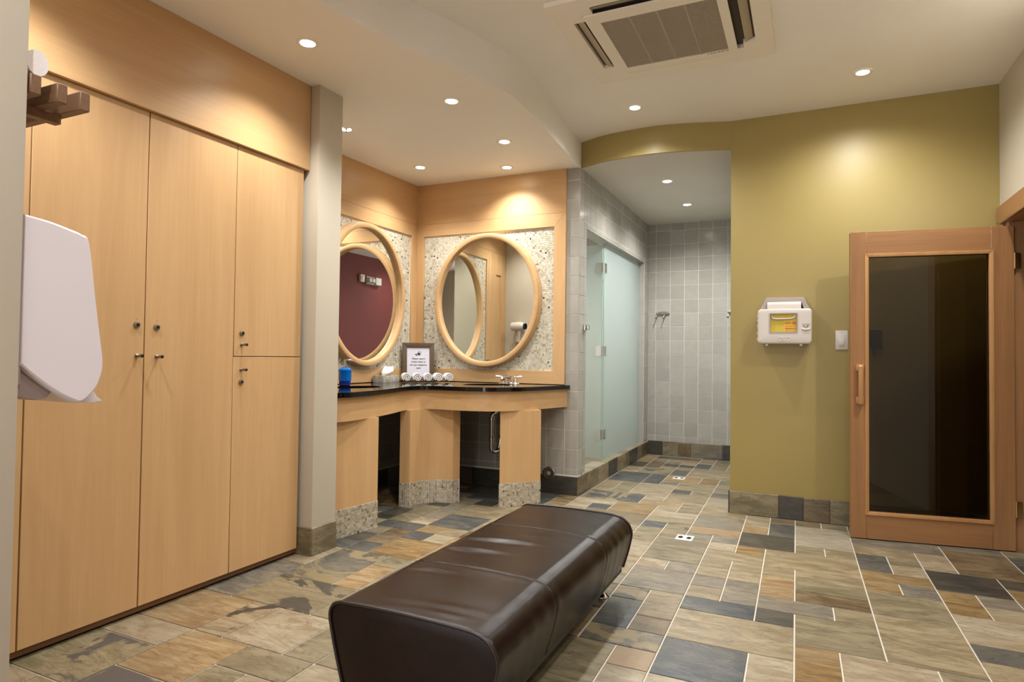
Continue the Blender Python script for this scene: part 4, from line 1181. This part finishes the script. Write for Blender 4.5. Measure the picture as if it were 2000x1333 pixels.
# embossed mark of three rounded characters
em = B()
for cx, a0, a1 in ((-.158, 0.0, 2 * PI), (-.133, 0.7, 2 * PI - .25), (-.108, 0.0, 2 * PI)):
    pts = [(cx + .0115 * math.cos(a0 + (a1 - a0) * k / 24), yfz - .0005, 1.240 + .0125 * math.sin(a0 + (a1 - a0) * k / 24)) for k in range(25)]
    em.tube(pts, .0026, 6)
em.tube([(-.133, yfz - .0005, 1.239), (-.121, yfz - .0005, 1.239)], .0016, 6)
em.tube([(-.168, yfz - .0005, 1.240), (-.148, yfz - .0005, 1.240)], .0016, 6)
em.build('embossed_mark', 'white', sp, smooth=60)
# bracket and tray on top
br = B()
br.extrude([(-.295, 1.440), (-.250, 1.530), (-.014, 1.527), (.028, 1.440), (-.012, 1.440), (-.030, 1.496), (-.240, 1.498), (-.250, 1.440)], YB - .075, YB - .001, lambda p, q, t: (p, t, q))
br.build('bracket', 'greyplastic', sp, bevel=.002)
B().extrude([(YB - .075, 1.498), (YB - .10, 1.480), (YB - .105, 1.440), (YB - .02, 1.440), (YB - .02, 1.498)], -.244, -.030, lambda p, q, t: (t, p, q)).build('tray', 'white', sp, bevel=.003)
for x in (-.245, -.030):
    B().lathe([(.010, 1.194), (.010, 1.209)], (x, 4.68, 0), 'z', 14).build('foot', 'white', sp)
for z in (1.40, 1.37, 1.33, 1.28, 1.24):
    B().box(x0 - .006, x0 + .004, yfz + .02, yfz + .035, z - .008, z + .008).build('hinge_lug', 'white', sp, bevel=.002)

sw = thing('light_switch', 'white dimmer light switch on the yellow wall beside the sauna door edge', 'switch', (0.217, YB, 1.17))
B().box(.180, .254, YB - .006, YB, 1.172, 1.300).build('plate', 'white', sw, bevel=.002)
B().box(.199, .236, YB - .008, YB - .005, 1.196, 1.276).build('slot', 'white', sw, bevel=.001)
B().box(.203, .232, YB - .013, YB - .007, 1.202, 1.240).build('rocker', 'white', sw, bevel=.002)
B().lathe([(.003, YB - .0065), (.0, YB - .007)], (.217, 0, 1.289), 'y', 8).build('screw', 'nickel', sw)

tc = thing('timer_switch', 'dark square timer switch with a lever, behind the sauna door glass', 'switch', (0.41, YB, 1.15))
B().box(.370, .452, YB - .028, YB, 1.180, 1.300).build('case', 'black', tc, bevel=.004)
B().tube([(.400, YB - .02, 1.182), (.402, YB - .028, 1.150), (.403, YB - .03, 1.135)], .007, 10).build('lever', 'black', tc, smooth=60)

# ================================================================== SAUNA DOOR (open, almost against the yellow wall)
dr = thing('door_1', 'open fir sauna door with one tall dark glass pane', None, (0.252, 4.450, 0.006), math.atan2(0.118, 0.851), kind='structure', world=False)
DW, DH, DT = 0.859, 1.895, 0.042
gu0, gu1, gz0, gz1 = 0.100, 0.733, 0.168, 1.735
B().box(0, gu0 - .012, 0, DT, 0, DH).build('stile', 'fir_z', dr, bevel=.0015, seg=1)
B().box(gu1 + .012, DW, 0, DT, 0, DH).build('stile', 'fir_z', dr, bevel=.0015, seg=1)
B().box(gu0 - .012, gu1 + .012, 0, DT, gz1 + .012, DH).build('rail', 'fir_x', dr, bevel=.0015, seg=1)
B().box(gu0 - .012, gu1 + .012, 0, DT, 0, gz0 - .012).build('rail', 'fir_x', dr, bevel=.0015, seg=1)
def mould(name, poly_uz, y0, y1):
    B().extrude(poly_uz, y0, y1, lambda p, q, t: (p, t, q)).build(name, 'fir_light', dr, bevel=.003)
a = .022
mo = [(gu0 - a, gz0 - a), (gu1 + a, gz0 - a), (gu1 + a, gz1 + a), (gu0 - a, gz1 + a)]
mi = [(gu0, gz0), (gu1, gz0), (gu1, gz1), (gu0, gz1)]
for k in range(4):
    mould('moulding', [mo[k], mo[(k + 1) % 4], mi[(k + 1) % 4], mi[k]], -.009, .012)
    mould('moulding', [mo[k], mo[(k + 1) % 4], mi[(k + 1) % 4], mi[k]], DT - .012, DT + .004)
B().box(gu0 - .006, gu1 + .006, .015, .021, gz0 - .006, gz1 + .006).build('pane', 'tint', dr, label='dark bronze glass pane')
hd = B().extrude([(-.048, .826), (-.048, 1.058), (-.034, 1.068), (-.028, 1.058), (-.028, .826)], .036, .060, lambda p, q, t: (t, p, q)).build('handle', 'fir_light', dr, bevel=.003, label='pale wooden pull handle')
B().box(.028, .068, -.030, .0, 1.030, 1.070).build('handle_mount', 'fir_light', hd, bevel=.002)
B().box(.028, .068, -.030, .0, .828, .868).build('handle_mount', 'fir_light', hd, bevel=.002)
for z in (1.690, .240):
    h = B().box(DW + .001, DW + .034, .006, .012, z - .045, z + .045).build('hinge', 'brass', dr, label='pale brass butt hinge')
    B().lathe([(.006, z - .046), (.006, z + .046)], (DW + .005, .004, 0), 'z', 12).build('knuckle', 'brass', h, smooth=40)

# ================================================================== SHOWER ENCLOSURE
gp = thing('glass_panel', 'fixed frosted greenish glass panel of the shower stall, between hinges and tiled jamb', 'glass panel', (-1.71, 6.3, .147))
B().box(-1.714, -1.704, 5.675, 7.020, .149, 2.166).build('pane', 'frost', gp, clean=False)
B().box(-1.7145, -1.7035, 5.670, 5.6745, .149, 2.166).build('polished_edge', 'edge', gp)
gd = thing('shower_door', 'frosted glass shower door swung open into the stall', 'shower door', (-1.72, 5.66, .16))
B().box(-2.34, -1.722, 5.655, 5.665, .165, 2.150).build('pane', 'frost', gd, clean=False)
B().box(-1.7215, -1.717, 5.6545, 5.6655, .165, 2.150).build('polished_edge', 'edge', gd)
for z in (1.936, 1.159, .385):
    h = B().box(-1.776, -1.722, 5.648, 5.6545, z - .045, z + .045).build('hinge', 'chrome', gd, clean=False, label='chrome glass to glass hinge')
    B().box(-1.7035, -1.699, 5.674, 5.735, z - .045, z + .045).build('hinge_leaf', 'chrome', gp, clean=False, label='chrome hinge leaf')
    B().lathe([(.007, z - .046), (.007, z + .046)], (-1.712, 5.650, 0), 'z', 12).build('hinge_pin', 'chrome', h, smooth=40)
ct = thing('door_catch', 'chrome shower door catch on the edge of the grey tiled column', 'catch', (-1.645, 4.925, 1.343))
B().box(-1.644, -1.628, 4.885, 4.950, 1.317, 1.369).build('plate', 'chrome', ct, bevel=.004)
B().box(-1.628, -1.606, 4.905, 4.950, 1.325, 1.361).build('block', 'chrome', ct, bevel=.006)
sd = thing('shower_arm', 'chrome shower arm and rose high inside the stall', 'shower head', (-2.2, 6.9, 2.05))
B().tube(sm([(-2.1, 7.23, 2.02), (-2.1, 7.12, 2.05), (-2.1, 7.02, 2.02)], 5), .011, 10).build('arm', 'chrome', sd, smooth=60)
B().lathe([(.014, 2.03), (.02, 2.0), (.055, 1.97), (.055, 1.96), (.0, 1.958)], (-2.1, 7.01, 0), 'z', 20).build('rose', 'chrome', sd, smooth=40)

def hook(label, cx):
    t = thing('robe_hook', label, 'hook', (cx, 7.225, 1.6), group='chrome robe hooks in the shower passage')
    pl_ = [(cx + .078 * math.cos(2 * PI * j / 32), 1.610 + .021 * math.sin(2 * PI * j / 32)) for j in range(32)]
    B().extrude(pl_, 7.206, 7.225, lambda p, q, t_: (p, t_, q)).build('plate', 'nickel', t, bevel=.004, smooth=50)
    for dx in (-.048, .034):
        B().tube(sm([(cx + dx, 7.210, 1.606), (cx + dx - .004, 7.180, 1.600), (cx + dx - .012, 7.165, 1.580), (cx + dx - .017, 7.155, 1.556), (cx + dx - .019, 7.150, 1.549)], 4), [.006] * 12 + [.008] * 4 + [.011], 10).build('prong', 'nickel', t, smooth=60)
hook('double robe hook on the shower back wall, fully in view', -1.475)
hook('double robe hook on the shower back wall, cut off by the yellow wall corner', -.700)

# floor drains
def drain(label, x, y, wd, hd):
    t = thing('floor_drain', label, 'drain', (x, y, 0), group='small bright floor drain covers')
    b = B().box(x - wd / 2, x + wd / 2, y - hd / 2, y + hd / 2, -.002, .0035)
    b.build('cover', 'porcelain', t, bevel=.001, seg=1)
    for sx in (-1, 1):
        for q in range(3):
            B().lathe([(.015 - .005 * q, .0036), (.015 - .005 * q, .0040), (.0125 - .005 * q, .0040), (.0125 - .005 * q, .0036)], (x + sx * wd / 4, y, 0), seg=16, sy=hd / wd * 1.7).build('slot_ring', 'blackrub', t)
    return t
drain('bright square floor drain cover between the bench and the yellow wall', -0.672, 3.975, .100, .105)
drain('bright floor drain cover in the middle of the shower passage', -1.055, 5.918, .105, .10)

# ================================================================== CEILING CASSETTE
ac = thing('air_cassette', 'square ceiling air conditioner cassette with a ribbed intake grille', 'air conditioner', (-.663, 3.29, 2.80))
ax0, ax1, ay0, ay1 = -1.165, -.160, 2.815, 3.765
zc = 2.806
gx0, gx1, gy0, gy1 = -1.012, -.340, 2.960, 3.612
def ring_box(b, xo0, xo1, yo0, yo1, xi0, xi1, yi0, yi1, z0, z1):
    b.box(xo0, xi0, yo0, yo1, z0, z1).box(xi1, xo1, yo0, yo1, z0, z1).box(xi0, xi1, yo0, yi0, z0, z1).box(xi0, xi1, yi1, yo1, z0, z1)
    return b
# decor panel with four slots
pn = B()
for q in (0,):
    xs = [ax0, ax0 + .085, ax0 + .148, ax1 - .148, ax1 - .085, ax1]
    yy = [ay0, ay0 + .085, ay0 + .148, ay1 - .148, ay1 - .085, ay1]
    for i in range(5):
        for j in range(5):
            hole = (i in (1, 3) and j == 2) or (j in (1, 3) and i == 2)
            if i == 2 and j == 2:
                continue
            if not hole:
                pn.box(xs[i], xs[i + 1], yy[j], yy[j + 1], zc, 2.829)
            elif True:
                if i in (1, 3):
                    pn.box(xs[i], xs[i + 1], yy[j], yy[j] + .055, zc, 2.829).box(xs[i], xs[i + 1], yy[j + 1] - .055, yy[j + 1], zc, 2.829)
                else:
                    pn.box(xs[i], xs[i] + .055, yy[j], yy[j + 1], zc, 2.829).box(xs[i + 1] - .055, xs[i + 1], yy[j], yy[j + 1], zc, 2.829)
pn.build('decor_panel', 'acw', ac)
B().box(ax0 + .05, ax1 - .05, ay0 + .05, ay1 - .05, 2.8275, 2.8292).build('slot_back', 'acd', ac)
for (xa, xb, ya, yb, axis) in ((ax0 + .095, ax0 + .140, ay0 + .21, ay1 - .21, 'y'), (ax1 - .140, ax1 - .095, ay0 + .21, ay1 - .21, 'y'), (ax0 + .21, ax1 - .21, ay0 + .095, ay0 + .140, 'x')):
    v = B()
    c = Vector(((xa + xb) / 2, (ya + yb) / 2, 2.816))
    L = (yb - ya) if axis == 'y' else (xb - xa)
    v.box(-.021, .021, -L / 2, L / 2, -.0015, .0015)
    sgn = 1 if (axis == 'y' and xa < -.6) or (axis == 'x' and ya > 3.3) else -1
    mt = Matrix.Translation(c) @ (Matrix.Rotation(PI / 2, 4, 'Z') if axis == 'x' else Matrix.Identity(4)) @ Matrix.Rotation(sgn * .35, 4, 'Y')
    v.xf(mt).build('louvre', 'grille', ac)
B().box(ax0 + .203, ax1 - .203, ay1 - .134, ay1 - .0855, 2.8075, 2.811).build('louvre', 'acw', ac)
ip = ring_box(B(), gx0, gx1, gy0, gy1, -.945, -.385, 3.040, 3.582, zc - .012, zc - .001)
ip.build('intake_frame', 'acw', ac)
sl = B()
k = 0
y = 3.046
while y < 3.578:
    sl.box(-.944, -.386, y, y + .0052, zc - .011, zc - .004)
    y += .0095
sl.build('grille_slats', 'grille', ac, kind='stuff', clean=False)
for x in (-.80, -.665, -.53):
    B().box(x - .004, x + .004, 3.041, 3.581, zc - .0115, zc - .003).build('grille_rib', 'grille', ac)
B().box(-.944, -.386, 3.041, 3.581, zc - .0025, zc - .0005).build('filter', 'acd', ac)
lt = B()
for k in range(8):
    x = -.497 + k * .0145
    lt.box(x, x + (.009 if k % 3 else .006), 3.588, 3.596, zc - .0126, zc - .0118)
lt.build('indicator_marks', 'black', ac, clean=False)

sk = thing('sprinkler_head', 'small chrome sprinkler head in the soffit beside the white pillar', 'sprinkler', (-2.762, 3.28, zs(3.28)))
zz = zs(3.28)
B().lathe([(.022, zz + .001), (.020, zz - .003), (.008, zz - .005), (.007, zz - .018), (.0, zz - .018)], (-2.762, 3.28, 0), 'z', 20).build('body', 'chrome', sk, smooth=40)
B().lathe([(.010, zz - .026), (.011, zz - .028), (.0, zz - .028)], (-2.762, 3.28, 0), 'z', 16).build('deflector', 'chrome', sk, smooth=40)
for s in (-1, 1):
    B().tube([(-2.762 + s * .006, 3.28, zz - .017), (-2.762 + s * .007, 3.28, zz - .022), (-2.762, 3.28, zz - .027)], .0015, 6).build('arm', 'chrome', sk)

# ================================================================== SEEN IN THE MIRRORS
hx, hz = -2.965, 1.385
hr = thing('hair_dryer', 'white wall mounted hair dryer seen in the right oval mirror', 'hair dryer', (hx, 2.87, hz))
B().extrude(rrect(hx - .065, hx + .065, hz - .125, hz + .105, .03), 2.869, 2.925, lambda p, q, t: (p, t, q)).build('base', 'white', hr, bevel=.008)
B().lathe([(.030, -.085), (.046, -.075), (.050, -.02), (.050, .04), (.036, .075)], (hx, 2.975, hz + .055), 'x', 20).xf(Matrix.Translation((hx, 0, 0)) @ Matrix.Translation((-hx, 0, 0))).build('barrel', 'white', hr, smooth=50)
B().lathe([(.034, .074), (.036, .098), (.030, .099), (.028, .076)], (hx, 2.975, hz + .055), 'x', 20).build('nozzle', 'black', hr, smooth=40)
B().tube(sm([(hx + .02, 2.975, hz + .02), (hx + .01, 2.965, hz - .05), (hx - .005, 2.955, hz - .12)], 5), .019, 12).build('grip', 'white', hr, smooth=60)
ol = thing('wall_outlet', 'cream wall outlet plate seen low in the right oval mirror', 'outlet', (-3.10, 2.87, 1.10))
B().box(-3.135, -3.065, 2.869, 2.875, 1.045, 1.160).build('plate', 'white', ol, bevel=.002)
for z in (1.08, 1.125):
    B().box(-3.117, -3.083, 2.875, 2.878, z - .014, z + .014).build('socket', 'greyplastic', ol, bevel=.003)
el = thing('emergency_light', 'white twin head emergency light on the burgundy wall, seen in the left mirror', 'emergency light', (.70, .41, 2.40))
B().box(.655, .699, .22, .60, 2.335, 2.475).build('housing', 'greyplastic', el, bevel=.012)
B().box(.620, .66, .22, .38, 2.340, 2.470).build('battery_cover', 'white', el, bevel=.01)
for y in (.46, .55):
    B().lathe([(.05, .655), (.052, .625), (.035, .60), (.0, .598)], (0, y, 2.405), 'x', 20).build('lamp_head', 'white', el, smooth=40)
hs = thing('alarm_sounder', 'small white alarm sounder beside the emergency light, seen in the left mirror', 'alarm', (.70, .71, 2.40))
B().box(.650, .699, .655, .765, 2.360, 2.490).build('case', 'white', hs, bevel=.01)
B().lathe([(.03, .652), (.03, .640), (.0, .636)], (0, .71, 2.425), 'x', 18).build('horn', 'porcelain', hs, smooth=40)
